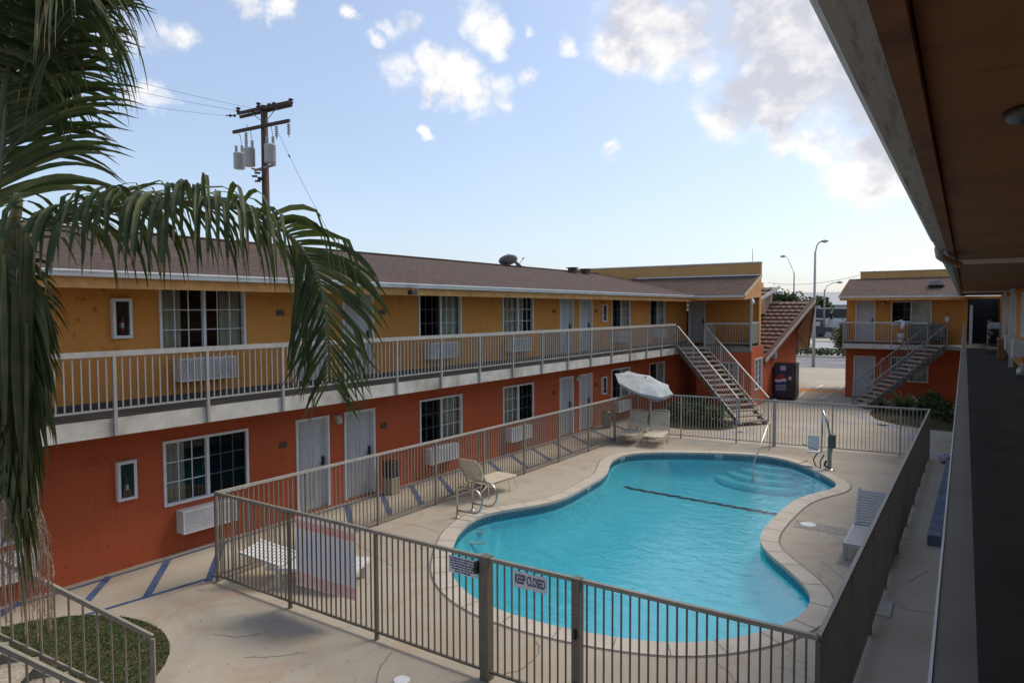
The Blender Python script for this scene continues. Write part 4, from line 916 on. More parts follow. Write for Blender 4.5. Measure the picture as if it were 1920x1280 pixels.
b=MB(); b.poly([PK+Vector((-.02,.02,-.06)),RF+Vector((-.02,0,-.05)),(GX+.02,41.3,2.2),(GX+.02,41.0,3.2)]); b.build('plywood_soffit',simple('tan_plywood2',(.33,.21,.12),.8),lb)
PK2=Vector((-8.40,38.8,5.62)); LF2=Vector((-9.3,34.6,4.3))
tiled(lb,LF2,PK2,0,6,9); b=MB(); b.bar(LF2+Vector((.03,0,.02)),PK2+Vector((.03,0,.03)),.05,.17); b.build('rake_board',simple('pale_rake_board2',(.5,.47,.43),.6),lb)
b=MB(); b.poly([(-8.75,35.6,4.2),(-8.75,38.8,4.2),(-8.75,38.8,5.45),(-8.75,35.6,4.65)]); b.quad((-8.75,38.8,4.2),(-14,38.8,4.2),(-14,38.8,5.45),(-8.75,38.8,5.45)); b.build('upper_gable',simple('dark_tan',(.22,.13,.08),.8),lb)
for p in ((-8.28,38.7,5.32),(-6.5,38.9,4.55),(-7.45,35.7,3.1)):
    b=MB(); b.obox(p,Vector((.13,0,0)),Vector((0,.10,0)),Vector((0,0,.08))); b.tube([Vector(p)+Vector((-.13,0,0)),Vector(p)+Vector((-.3,0,.03))],.03); b.build('flood_lamp',M['wplastic'],lb)
b=MB(); b.box(GX+.001,GX+.18,35.0,35.4,2.05,2.42); b.build('electric_box',M['trans'],lb)
# ---------------------------------------------------------------- vending machine
vm=thing('vending_machine','dark navy drink vending machine with a round red, white and blue logo','vending machine')
vx,vy=-7.80,35.2
b=MB(); b.box(vx,vx+1.0,vy,vy+.85,.08,1.80); bevel(b.build('cabinet',M['navy'],vm),.02)
b=MB(); b.box(vx+.03,vx+.62,vy-.03,vy-.001,.14,1.76); fp=b.build('front_panel',simple('panel_blue',(.015,.022,.07),.3,c2=(.01,.012,.03)),vm)
b=MB(); b.box(vx+.64,vx+.97,vy-.02,vy-.001,.14,1.76); b.build('control_panel',M['black'],vm)
b=MB()
for i in range(5): b.box(vx+.86,vx+.94,vy-.028,vy-.021,.85+i*.13,.95+i*.13)
b.build('selection_buttons',[M['logob'],M['red']],vm)
b=MB(); b.box(vx+.68,vx+.82,vy-.028,vy-.021,1.0,1.16); b.build('coin_slot',M['steel'],vm)
b=MB(); b.box(vx+.12,vx+.62,vy-.035,vy-.031,.2,.33); b.build('delivery_slot',M['black'],vm)
lc=Vector((vx+.32,vy-.034,.98)); RR=.27
def circ_part(f0,f1,name,mat,oy):
    b=MB(); pts=[]; n=28
    for i in range(n+1):
        x=-RR+2*RR*i/n; h=math.sqrt(max(0,RR*RR-x*x)); pts.append((x,max(-h,min(h,f0(x))),max(-h,min(h,f1(x)))))
    for i in range(n):
        a_,c_=pts[i],pts[i+1]; b.quad(lc+Vector((a_[0],oy,a_[1])),lc+Vector((c_[0],oy,c_[1])),lc+Vector((c_[0],oy,c_[2])),lc+Vector((a_[0],oy,a_[2])))
    return b.build(name,mat,fp)
wv=lambda x:.03*math.sin(x*11)
circ_part(lambda x:.03+wv(x),lambda x:1,'logo',M['logor'],0); circ_part(lambda x:-.09+wv(x),lambda x:.03+wv(x),'logo',M['logow'],0); circ_part(lambda x:-1,lambda x:-.09+wv(x),'logo',M['logob'],0)
b=MB()
for i,zz_ in enumerate((.66,.56,.46)): b.quad((vx+.08,vy-.034,zz_),(vx+.58,vy-.034,zz_+.04),(vx+.58,vy-.034,zz_+.09),(vx+.08,vy-.034,zz_+.05))
b.quad((vx+.3,vy-.034,1.45),(vx+.56,vy-.034,1.45),(vx+.56,vy-.034,1.68),(vx+.3,vy-.034,1.68)); b.build('logo_bands',simple('logo_pale',(.35,.38,.45),.3),fp)
# ---------------------------------------------------------------- loungers, chair, umbrella
def basis(o,x,y,ang,z=0): o.location=(x,y,z); o.rotation_euler=(0,0,ang)
def strap_lounger(label,x,y,ang,back=62,m=None,mf=None,grp='cream strap loungers on the pool deck',n1=16,n2=11):
    """local: foot end at y=0, body along +y; width .62"""
    m=m or M['strap']; mf=mf or m; o=thing('sun_lounger',label,'sun lounger',grp); w=.31; h=.34; hy=1.22; bl=.72; ba=R(back)
    bd=Vector((0,math.cos(ba),math.sin(ba)))
    b=MB(); b.tube([(-w,hy,h),(-w,.06,h),(-w+.06,0,h),(w-.06,0,h),(w,.06,h),(w,hy,h)],.014,8); b.tube([(-w,hy,h),(w,hy,h)],.014,8); b.build('seat_frame',mf,o)
    hp=Vector((0,hy,h)); b=MB(); tip=hp+bd*bl
    b.tube([hp+X*-w,tip+X*-w-bd*.08,tip+X*(-w+.08),tip+X*(w-.08),tip+X*w-bd*.08,hp+X*w],.014,8); bk=b.build('back_frame',mf,o)
    b=MB()
    for i in range(n1):
        y0=.05+i*(hy-.08)/n1; b.box(-w-.012,w+.012,y0,y0+(hy-.08)/n1*.84,h+.012,h+.017)
    b.build('seat_straps',m,o)
    b=MB()
    for i in range(n2):
        t=.04+i*(bl-.08)/n2; c=hp+bd*(t+(bl-.08)/n2*.4); nrm=Vector((0,-bd.z,bd.y)); b.obox(c+nrm*.015,X*(w+.01),bd*((bl-.08)/n2*.41),nrm*.003)
    b.build('back_straps',m,bk)
    for y0 in (.16,.98):
        for s_ in (-1,1):
            b=MB(); b.tube([(s_*w,y0,h),(s_*(w+.02),y0-.10,.03),(s_*(w+.02),y0-.02,.012),(s_*(w+.02),y0+.20,.012),(s_*w,y0+.22,h)],.012,7); b.build('leg',mf,o)
    b=MB(); b.tube([hp+X*-w+bd*.35,(-w,hy+.28,.16),(w,hy+.28,.16),hp+X*w+bd*.35],.01,6); b.tube([(-w,hy,h),(-w,hy+.30,.16)],.012,6); b.tube([(w,hy,h),(w,hy+.30,.16)],.012,6); b.build('back_support',mf,o)
    basis(o,x,y,ang); return o
strap_lounger('cream strap lounger in the far left corner under the umbrella',-9.17,20.55,R(6),back=66)
strap_lounger('cream strap lounger in front of the umbrella pole, right one of the pair',-8.32,20.72,R(11),back=68)
strap_lounger('beige strap lounger beside the left fence, backrest toward the camera',-9.52,14.15,R(180-3),back=60)
def slat_lounger(label,x,y,ang,m,back,w=.33,grp=None,legmat=None):
    o=thing('sun_lounger',label,'sun lounger',grp); h=.34; hy=1.25; bl=.78; ba=R(back); bd=Vector((0,math.cos(ba),math.sin(ba))); nrm=Vector((0,-bd.z,bd.y))
    b=MB(); 
    for s_ in (-1,1): b.box(s_*w-.025,s_*w+.025,0,hy+.25,h-.06,h)
    b.box(-w+.025,w-.025,0,.05,h-.06,h-.001); b.box(-w+.025,w-.025,hy+.2,hy+.25,h-.06,h-.001); b.build('side_frame',m,o)
    b=MB()
    for i in range(13): y0=.07+i*.09; b.box(-w+.026,w-.026,y0,y0+.072,h-.022,h-.004)
    b.build('seat_slats',m,o)
    hp=Vector((0,hy,h)); b=MB()
    for s_ in (-1,1): b.obox(hp+bd*bl/2+X*s_*(w-.03),X*.025,bd*bl/2,nrm*.02)
    for i in range(13): c=hp+bd*(.03+i*.058); b.obox(c,X*(w-.056),bd*.019,nrm*.012)
    b.build('backrest',m,o)
    for y0 in (.12,hy+.05):
        for s_ in (-1,1): b=MB(); b.obox((s_*w,y0,(h-.06)/2),X*.03,Y*.035,Z*(h-.06)/2); b.build('leg',m,o)
    basis(o,x,y,ang); return o
slat_lounger('weathered grey slatted plastic lounger pushed against the right fence',-1.38,13.1,R(0),M['gplastic'],48,w=.30)
slat_lounger('low white slatted lounger half hidden behind the large rules board',-8.05,7.72,R(113),M['gutter'],14)
def chair(label,x,y,ang):
    o=thing('plastic_chair',label,'chair'); m=M['wplastic']
    b=MB(); b.obox((0,0,.42),X*.23,Y*.22,Z*.012); b.box(-.23,.23,-.235,-.22,.37,.425); bevel(b.build('seat',m,o),.01)
    b=MB(); n=5
    for i in range(n): x0=-.20+i*.085; b.bar((x0+.03,.21,.43),(x0+.03,.30,.80),.055,.012,up=Vector((0,1,0)))
    b.bar((-.24,.31,.83),(.24,.31,.83),.02,.07); b.bar((-.22,.215,.45),(.22,.215,.45),.02,.05)
    for s_ in (-1,1): b.bar((s_*.235,.21,.42),(s_*.235,.31,.84),.03,.03)
    b.build('backrest',m,o)
    for s_ in (-1,1):
        b=MB(); b.tube([(s_*.25,.25,.62),(s_*.27,.0,.64),(s_*.27,-.2,.62),(s_*.25,-.22,.42)],.018,7); b.build('armrest',m,o)
        for q in (-1,1): b=MB(); b.bar((s_*.21,q*.2,.41),(s_*.25,q*.25,0),.045,.03); b.build('leg',m,o)
    basis(o,x,y,ang); return o
0 and chair('white plastic chair between the large rules board and the pool',-7.95,7.85,R(150))
um=thing('patio_umbrella','tilted pale teal patio umbrella over the two loungers in the far left corner','umbrella')
uc=AT(1207,719,23.7); base=Vector((-9.0,22.25,0))
n_=(Z+(-FW)*.30+RT*.24).normalized()
ax=(RT-n_*RT.dot(n_)).normalized(); ay=n_.cross(ax)
b=MB(); ns=8; sub=6; RC=1.06; rings=7; b.sm=True
apex=uc+n_*.25; b.sm=False; b.v.append(apex); tot=ns*sub
for r_ in range(1,rings+1):
    f=r_/rings
    for i in range(tot):
        a=2*math.pi*i/tot+math.pi/8; ph=(i%sub)/sub; sag=math.sin(math.pi*ph)
        rr=RC*f*(math.cos(math.pi/8)/math.cos(math.pi/4*(ph-.5)))*(1-.03*sag*f); zz=.25*(1-f)-.02*sag*f*f
        b.v.append(uc+ax*math.cos(a)*rr+ay*math.sin(a)*rr+n_*zz)
for i in range(tot): b.face((0,1+i,1+(i+1)%tot))
for r_ in range(rings-1):
    for i in range(tot): o_=1+r_*tot; b.face((o_+i,o_+tot+i,o_+tot+(i+1)%tot,o_+(i+1)%tot))
o_=1+(rings-1)*tot; v0=len(b.v)
for i in range(tot):
    p=b.v[o_+i]; ph=(i%sub)/sub; b.v.append(p-Z*(.07+.045*math.sin(math.pi*ph))-(p-uc).normalized()*.02)
for i in range(tot): b.face((o_+i,v0+i,v0+(i+1)%tot,o_+(i+1)%tot))
cp=b.build('canopy',M['umb'],um)
sol=cp.modifiers.new('s','SOLIDIFY'); sol.thickness=.004
b=MB(); b.tube([base,Vector((base.x,base.y,1.3)),uc-n_*.05],.02,8); b.build('pole',M['wplastic'],um)
for i in range(8):
    a=2*math.pi*i/8+math.pi/8; b=MB(); b.tube([apex-n_*.04,uc+ax*math.cos(a)*RC*.97+ay*math.sin(a)*RC*.97-n_*.02],.006,5); b.build('rib',M['wplastic'],um)
b=MB(); b.lathe(base,[(.26,0),(.26,.05),(.08,.09),(.04,.25),(.03,.35)],20); b.build('base_weight',M['wplastic'],um)
b=MB(); b.lathe(apex-n_*.01,[(.03,0),(.03,.03),(.01,.06)],8,n_); b.build('finial',M['dish'],um)
# ---------------------------------------------------------------- pool rails, lift
for (x,y,lab) in ((-9.0,11.42,'stainless loop grab rail nearer the camera at the left pool edge'),(-9.04,12.02,'stainless loop grab rail behind the first at the left pool edge')):
    o=thing('grab_rail',lab,'grab rail','loop grab rails at the left pool edge'); 
    b=MB(); P_=[(x,y,0),(x,y,.55),(x+.03,y,.64),(x+.1,y,.68)]
    for i in range(12): a=math.pi/2-math.pi*i/11; P_.append((x+.42+.24*math.cos(a),y,.42+.26*math.sin(a)))
    P_+=[(x+.2,y,.16),(x,y,.16)]; b.tube(P_,.021,10); b.build('rail_tube',M['steel'],o)
    b=MB(); b.lathe((x,y,0),[(.05,0),(.05,.012),(.03,.025)],12); b.build('base_flange',M['steel'],o)
o=thing('grab_rail','slender stainless stair handrail dipping into the far end of the pool','handrail'); p=G(1443,845); q=G(1411,880,-.12)
b=MB(); b.tube([p,p+Z*.78,p+Z*.86+(q-p).normalized()*.06,p+Z*.86+Vector((q.x-p.x,q.y-p.y,0))*.15,Vector((q.x,q.y,-.05)),Vector((q.x,q.y,-.5))],.02,10); b.build('rail_tube',M['steel'],o)
b=MB(); b.lathe((p.x,p.y,0),[(.05,0),(.05,.012),(.03,.02)],12); b.build('base_flange',M['steel'],o)
pl=thing('pool_lift','grey pool access lift with white seat standing on the far right deck','pool lift'); lx,ly=-3.04,20.5
mg=simple('grey_green_lift_paint',(.20,.22,.20),.5)
b=MB(); b.box(lx-.05,lx+.05,ly-.05,ly+.05,.0,.92); bevel(b.build('column',mg,pl),.01)
b=MB(); b.lathe((lx,ly,0),[(.13,0),(.13,.015),(.07,.03)],16); b.build('base_plate',M['steel'],pl)
b=MB(); b.tube([(lx,ly,.95),(lx-.10,ly+.05,1.35),(lx-.22,ly+.12,1.62)],.028,8); b.tube([(lx-.22,ly+.12,1.62),(lx-.23,ly+.10,.45)],.028,8); b.build('lifting_arm',M['steel'],pl)
b=MB(); b.box(lx-.02,lx+.14,ly-.08,ly+.10,.62,.98); b.build('control_box',simple('dark_olive_box',(.07,.07,.06),.5),pl)
b=MB(); b.box(lx-.60,lx-.24,ly-.02,ly+.34,.42,.46); b.obox((lx-.48,ly+.36,.66),X*.15,Y*.022,Z*.20); bevel(b.build('seat',M['gutter'],pl),.02)
b=MB(); b.tube([(lx-.70,ly-.05,.66),(lx-.3,ly+.02,.5)],.016,7); b.build('armrest',mg,pl)
b=MB(); b.tube([(lx-.55,ly-.05,.2),(lx-.9,ly-.15,.03),(lx-.4,ly-.1,.05)],.012,6); b.build('footrest',mg,pl)
b=MB()
for (xo,s_) in ((-.32,1),): b.tube([(lx+xo,ly,.42),(lx+xo-.09,ly-.04,.25),(lx+xo-.02,ly-.05,.06),(lx+xo+.10,ly-.03,.02),(lx+xo+.08,ly,.2),(lx+xo+.18,ly,.40)],.018,6)
b.tube([(lx-.08,ly-.03,.25),(lx-.12,ly-.04,.12),(lx-.05,ly-.04,.06)],.03,6)
b.build('harness_strap',M['black'],pl)
# ---------------------------------------------------------------- bins, beam, bags
tb=thing('ash_bin','black topped litter bin on a tan base beside the ground floor doors','bin'); c=LW(12.1,.32)
b=MB(); b.obox((c.x,c.y,.2),X*.15,Y*.15,Z*.2); bevel(b.build('bin_base',M['tan'],tb),.015); b=MB(); b.obox((c.x,c.y,.59),X*.14,Y*.14,Z*.18); b.obox((c.x,c.y,.785),X*.155,Y*.155,Z*.012); bevel(b.build('bin_hood',M['black'],tb),.01); b=MB(); b.obox((c.x+.145,c.y-.02,.66),X*.004,Y*.08,Z*.05); b.build('bin_opening',M['dark'],tb)
tb=thing('litter_bin','grey litter bin standing by the wall near the far end of the left corridor','bin'); c=LW(23.3,.4)
b=MB(); b.lathe((c.x,c.y,0),[(.16,0),(.19,.55),(.20,.56)],18); b.build('bin_body',simple('bin_grey_blue',(.12,.14,.16),.6),tb); b=MB(); b.lathe((c.x,c.y,.56),[(.205,0),(.19,.05),(.06,.11)],18); b.build('bin_lid',M['black'],tb)
b=MB(); b.v=[Vector(p) for p in ((-.50,14.88,.0),(-.27,14.93,.0),(-.17,22.6,.0),(-.34,22.6,.0),(-.50,14.88,.20),(-.27,14.93,.20),(-.17,22.6,.20),(-.34,22.6,.20))]
for q in ((0,3,2,1),(4,5,6,7),(0,1,5,4),(1,2,6,5),(2,3,7,6),(3,0,4,7)): b.face(q)
o=tag(b.build('wooden_beam',simple('blue_painted_beam',(.05,.09,.17),.7,var=.2,c2=(.10,.15,.22),thr=(.45,.65))),'long blue painted timber lying on the paving below the near gallery','beam'); bevel(o,.01)
def lump(b,c,r,seed,flat=1):
    rnd=random.Random(seed); n=12; mrg=7; base=len(b.v); 
    for i in range(mrg+1):
        th=math.pi*i/mrg
        for j in range(n):
            ph=2*math.pi*j/n; k_=1+.22*math.sin(3*ph+seed+i)+rnd.uniform(-.12,.12)
            b.v.append(Vector(c)+Vector((math.sin(th)*math.cos(ph)*r*k_,math.sin(th)*math.sin(ph)*r*k_,math.cos(th)*r*flat*k_)))
    for i in range(mrg):
        for j in range(n): b.face((base+i*n+j,base+(i+1)*n+j,base+(i+1)*n+(j+1)%n,base+i*n+(j+1)%n))
b=MB(); b.sm=True; lump(b,(-.38,23.2,.12),.16,3,.8); tag(b.build('cloth_bundle',simple('lilac_cloth',(.42,.40,.52),.9)),'lilac white cloth bundle on the ground past the blue timber','cloth')
# things on the far right balcony
bu=thing('bucket','white bucket with rags hung on the far right balcony railing','bucket'); 
b=MB(); b.lathe((-2.47,36.72,2.86),[(.13,0),(.17,.42),(.18,.43)],16); b.build('bucket_body',M['wplastic'],bu); b=MB(); b.lathe((-2.47,36.72,3.03),[(.153,0),(.165,.12)],16); b.build('bucket_label',M['bluefade'],bu)
b=MB(); b.sm=True; b.bar((-2.75,36.85,3.86),(-2.1,36.85,3.84),.12,.05); b.bar((-2.45,36.76,3.5),(-2.38,36.76,3.85),.14,.03,up=Y); lump(b,(-2.5,36.8,3.86),.1,5,.7); b.build('rag',M['wplastic'],bu)
sf=thing('covered_sofa','grey upholstered sofa standing on the far right balcony behind the railing','sofa')
b=MB(); b.box(-2.2,-.75,37.5,38.1,FL+.15,FL+.5); bevel(b.build('seat_base',M['box'],sf),.04); b=MB(); b.box(-2.2,-.75,37.35,37.52,FL+.3,FL+.95); bevel(b.build('backrest',M['box'],sf),.06)
for x in (-2.25,-.85): b=MB(); b.box(x,x+.14,37.53,38.1,FL+.5,FL+.68); bevel(b.build('armrest',M['box'],sf),.03)
bk=thing('tin_can','small pale tin standing at the top of the far right stair railing','tin'); b=MB(); b.lathe((-.62,35.97,3.86),[(.11,0),(.11,.2),(.12,.21)],16); b.build('can_body',M['gutter'],bk); b=MB(); b.lathe((-.62,35.97,4.07),[(.122,0),(.122,.03)],16); b.build('can_lid',M['dish'],bk)
# gallery walkway clutter
bn=thing('waste_bin','orange brown waste bin with white side on the gallery walkway','bin'); b=MB(); b.box(.92,1.14,27.4,27.9,FL,FL+.62); bevel(b.build('bin_body',M['ytrash'],bn),.02); b=MB(); b.box(.90,1.16,27.38,27.92,FL+.62,FL+.68); b.build('bin_lid',M['tan'],bn)
ct=thing('cleaning_cart','housekeeping cart with folded white towels and black bags at the far end of the gallery','cart')
b=MB(); b.box(.72,1.12,30.8,31.6,FL+.15,FL+.2); b.box(.72,1.12,30.8,31.6,FL+.55,FL+.6); b.box(.72,1.12,30.8,31.6,FL+.9,FL+.94)
for x in (.73,1.1):
    for y in (30.82,31.58): b.box(x-.015,x+.015,y-.015,y+.015,FL+.1,FL+1.1)
b.build('cart_frame',M['gplastic'],ct)
b=MB(); 
for i in range(4): b.box(.76,1.08,30.9,31.3,FL+.945+i*.05,FL+.985+i*.05)
b.build('towel_stack',M['wplastic'],ct)
b=MB(); b.sm=True; lump(b,(.9,31.4,FL+1.1),.17,8); lump(b,(.88,30.72,FL+.72),.16,9); b.build('rubbish_bag',M['black'],ct)
for x in (.75,1.09):
    for y in (30.85,31.55): b=MB(); b.tube([(x-.015,y,FL+.05),(x+.015,y,FL+.05)],.05,10); b.build('wheel',M['black'],ct)
b=MB(); b.sm=True; lump(b,(1.17,20.7,FL+.11),.10,4,1.0); lump(b,(1.19,20.66,FL+.27),.04,6,1.6); tag(b.build('plastic_bag',M['wplastic']),'knotted white plastic bag on the gallery floor at the right edge','bag')
# ---------------------------------------------------------------- roof dishes, flood lamp
for (s_,o2_,lab,rr) in ((24.45,-4.9,'larger tilted grey satellite dish on the left roof ridge, left one','a'),(25.5,-5.2,'smaller grey satellite dish on the roof ridge, right one of the two','b')):
    d_=thing('satellite_dish',lab,'satellite dish','satellite dishes on the roof ridge'); c=F.p(s_,o2_,6.34)
    R_=.42 if rr=='a' else .36; tilt=Vector((-.45,.35,1.0)) if rr=='a' else Vector((.55,.25,.65)); tilt.normalize(); cc=c+Z*(.17 if rr=='a' else .12)
    b=MB(); b.lathe(cc,[(.02,-.02),(R_*.5,.0),(R_*.85,.07),(R_,.12),(R_*.98,.125),(R_*.84,.085),(R_*.5,.02),(.02,.0)],22,tilt); b.build('reflector',M['dish'],d_)
    b=MB(); b.tube([c-Z*.05,c+Z*.15,cc],.02,8); b.build('mast',M['dish'],d_)
    b=MB(); e=cc+tilt*.42+Vector((.12,-.1,0)); b.tube([cc+Vector((.2,-.15,0)),e],.012,6); b.tube([e,e-tilt*.1],.03,8); b.build('feed_arm',M['dish'],d_)
fl_=thing('flood_lamp','small black flood lamp under the left eave beside the palm frond','flood lamp'); c=F.p(11.75,1.42,4.86)
b=MB(); b.obox(c,UW*.09,NW*.07,Z*.055); bevel(b.build('lamp_head',M['black'],fl_),.01); b=MB(); b.tube([c+Z*.05,c+Z*.10-NW*.08,c+Z*.12-NW*.2],.012,6); b.tube([c+UW*.08+Z*.04,c+UW*.2+Z*.09],.02,6); b.build('lamp_bracket',M['black'],fl_)
# ---------------------------------------------------------------- utility pole
DP=29.0; up_=thing('utility_pole','dark wooden utility pole with crossarms and three grey transformers behind the left wing','utility pole')
pc_=AT(497,300,DP); zt=lambda y: AT(497,y,DP).z
hd_=Vector((RT.x,RT.y,0)).normalized(); fd=Vector((FW.x,FW.y,0)).normalized()
ad=(hd_*3.3-fd*1.95).normalized(); bx=Vector((pc_.x,pc_.y,0)); pxm=DP/1280
b=MB(); b.tube([bx,bx+Z*zt(200)],[.19,.14],14); b.build('pole_shaft',M['wood'],up_)
sd2=ad.cross(Z).normalized()
ca=bx+Z*zt(207)
for s_ in (-1,1): 
    b=MB(); off=sd2*.16*s_+ad*(.12*s_); b.bar(ca+off-ad*1.62+Z*.02*s_,ca+off+ad*1.62,.09,.12); b.build('crossarm',M['wood'],up_)
cb=bx+Z*zt(240)+sd2*.18; b=MB(); b.bar(cb-ad*1.78,cb+ad*1.72,.10,.13); b.build('crossarm',M['wood'],up_)
b=MB(); 
for s_ in (-1,1): b.tube([ca+ad*.75*s_-Z*.06,bx+Z*zt(232)],.018,5)
b.tube([bx+Z*zt(322)+ad*.1,bx+Z*zt(312)-ad*.85],.035,6); b.bar(bx+Z*zt(318)-ad*.55+sd2*.1,bx+Z*zt(313)+ad*.75+sd2*.1,.07,.09); b.build('brace',M['stringer'],up_)
def ins(b,c,r,n=3,dz=.07): b.lathe(c,sum([[(r*.45,i*dz),(r,i*dz+dz*.35),(r*.45,i*dz+dz*.8)] for i in range(n)],[]),10)
for t_,kx in ((-1.45,1),(-.15,1),(.45,1),(1.45,1),(.15,1)):
    b=MB(); ins(b,ca+ad*t_+Z*.06+sd2*(.16 if t_<0 else -.16),.12,2,.12); b.build('insulator',M['dporc'],up_)
for t_ in (-1.72,-.55,.2):
    e=-hd_*.98+Vector((0,0,.05)); b=MB(); st_=ca+ad*t_; b.lathe(st_,[(.02,.05),(.075,.12),(.03,.17),(.03,.25),(.075,.31),(.03,.36),(.02,.5)],10,(-hd_)); b.build('insulator',M['dporc'],up_)
for t_ in (-.95,.95,1.68): b=MB(); ins(b,cb+ad*t_-Z*.55,.085,5,.09); b.tube([cb+ad*t_-Z*.56,cb+ad*t_-Z*.66],.02,6); b.build('fuse_cutout',M['porc'],up_)
for (px_,py_,dd,hh_) in ((449,317,.55,.66),(468,312,-.05,.74),(507,306,-.32,.76)):
    c=AT(px_,py_,DP+dd); tr_=MB(); rr=.235; tr_.lathe((c.x,c.y,c.z),[(rr*.9,0),(rr,.03),(rr,hh_-.05),(rr*1.04,hh_-.04),(rr*1.04,hh_),(rr*.5,hh_+.05)],20); to=tr_.build('transformer',M['trans'],up_)
    for s_ in (-.12,.13): q=MB(); ins(q,(c.x+hd_.x*s_,c.y+hd_.y*s_,c.z+hh_+.02),.085,4,.085); q.build('bushing',M['porc'],to)
    q=MB(); q.tube([(c.x+hd_.x*s_,c.y+hd_.y*s_,c.z+hh_+.3),(c.x+hd_.x*s_*.5,c.y+hd_.y*s_*.5,c.z+hh_+.75),(c.x-hd_.x*.1,c.y-hd_.y*.1,c.z+hh_+1.0)],.012,5); q.build('lead_wire',M['black'],to)
b=MB()
for i in range(5): c=bx+Z*zt(338-i*3+ (i%2)*6)-hd_*(.25+.12*(i%3))-fd*.2; b.tube([c,c+hd_*.22],.045,7)
b.build('secondary_rack',M['dporc'],up_)
def wire(label,P_,Q_,sag,r=.006,n=24,lumps=()):
    P_=Vector(P_);Q_=Vector(Q_); pts=[P_.lerp(Q_,i/n)-Z*sag*4*(i/n)*(1-i/n) for i in range(n+1)]
    b=MB(); b.tube(pts,r,5); 
    for t in lumps: q=pts[int(t*n)]; b.tube([q-(Q_-P_).normalized()*.09,q+(Q_-P_).normalized()*.09],r*4.5,7)
    return tag(b.build('overhead_wire',M['black']),label,'wire','overhead wires')
wire('topmost of three wires running left from the pole crossarm',ca+ad*.2-hd_*.5,AT(-60,62,21),.15)
wire('middle of three wires running left from the pole crossarm',ca-ad*.55-hd_*.5,AT(-60,92,20.5),.15)
wire('lowest of three wires running left from the pole crossarm',ca-ad*1.72-hd_*.5,AT(-60,135,20),.15)
wire('thin service wire sloping from the pole down to the left roof',cb+ad*1.0-Z*.3,AT(635,468,20.5),.12,.007,24,(.28,.75))
wire('distant sagging wire between the street lamps and the far right wing',AT(1440,530,80),AT(1640,508,62),.6,.02)
# ---------------------------------------------------------------- street lamps
def street_lamp(label,x,y,h,r0,arm,mat,zb=0,head=.35):
    o=thing('street_lamp',label,'street lamp','street lamps beyond the car park'); b=MB(); b.tube([(x,y,zb),(x,y,h)],[r0,r0*.62],12); b.build('lamp_post',mat,o)
    b=MB(); b.tube([(x,y,h-.5)]+[(x+a,y,h+c) for a,c in arm],.05 if r0>.1 else .045,8); b.build('lamp_arm',mat,o)
    a,c=arm[-1]; sgn=1 if a>0 else -1; hc=Vector((x+a+sgn*head*.8,y,h+c-.02)); b=MB(); b.sm=True; b.lathe(hc-X*sgn*head,[(.05,0),(head*.35,head*.4),(head*.42,head*1.1),(head*.25,head*1.8),(.02,head*2)],12,X*sgn); b.build('lamp_head',M['dish'],o)
    b=MB(); b.sm=True; b.lathe(hc-Z*head*.5,[(.04,-.0),(head*.32,head*.15),(head*.38,head*.42)],12); b.build('lamp_lens',M['lamp'],o)
street_lamp('tall concrete street lamp standing between the lobby roof and the far right wing',-9.61,56.35,8.8,.125,[(.03,.1),(.12,.5),(.3,.72),(.45,.78)],M['conc_pole'],head=.26)
street_lamp('smaller distant street lamp with a thin arm curving right, beside the parked trailers',-18.5,117,7.5,.16,[(.3,.5),(1.0,.95),(1.8,1.1)],simple('galv_post',(.22,.22,.23),.6),head=.45)
street_lamp('distant street lamp leaning its arm to the left above the lobby roof',-26,132,11.0,.17,[(-.15,.3),(-1.1,2.6),(-1.6,3.1)],simple('galv_post2',(.22,.22,.23),.6),head=.5)
# ---------------------------------------------------------------- plants
def leaf_cloud(b,c,rad,n,size,seed,flat=.5):
    rnd=random.Random(seed); cl=[]
    for i in range(max(6,n//60)):
        while True:
            v=Vector((rnd.uniform(-1,1),rnd.uniform(-1,1),rnd.uniform(-1,1)))
            if .25<v.length<1: break
        cl.append(Vector((v.x*rad[0]*.8,v.y*rad[1]*.8,v.z*rad[2]*.8)))
    for i in range(n):
        k_=rnd.choice(cl); d=Vector((rnd.gauss(0,1),rnd.gauss(0,1),rnd.gauss(0,1)))*.27; p=Vector(c)+k_+Vector((d.x*rad[0],d.y*rad[1],d.z*rad[2]))
        a=Vector((rnd.gauss(0,1),rnd.gauss(0,1),rnd.gauss(0,.6))).normalized(); e=a.cross(Vector((rnd.gauss(0,1),rnd.gauss(0,1),rnd.gauss(0,1)))).normalized(); s_=size*rnd.uniform(.6,1.3)
        b.quad(p-a*s_,p+e*s_*flat,p+a*s_,p-e*s_*flat)
def blades(b,c,n,L_,w,seed,spread=1.0,droop=.9,up0=1.0):
    rnd=random.Random(seed)
    for i in range(n):
        an=rnd.uniform(0,2*math.pi); d=Vector((math.cos(an)*spread*rnd.uniform(.3,1),math.sin(an)*spread*rnd.uniform(.3,1),up0*rnd.uniform(.5,1.2))).normalized(); p=Vector(c)+Vector((rnd.uniform(-.08,.08),rnd.uniform(-.08,.08),0)); l=L_*rnd.uniform(.6,1.1); s_=d.cross(Z).normalized(); m_=6; pr=None
        for k_ in range(m_+1):
            t=k_/m_; ww=w*math.sin(math.pi*(.12+.85*t))**.8; q=(p-s_*ww,p+s_*ww)
            if pr: b.quad(pr[0],pr[1],q[1],q[0])
            pr=q; p=p+d*(l/m_); d=(d-Z*droop/m_).normalized()
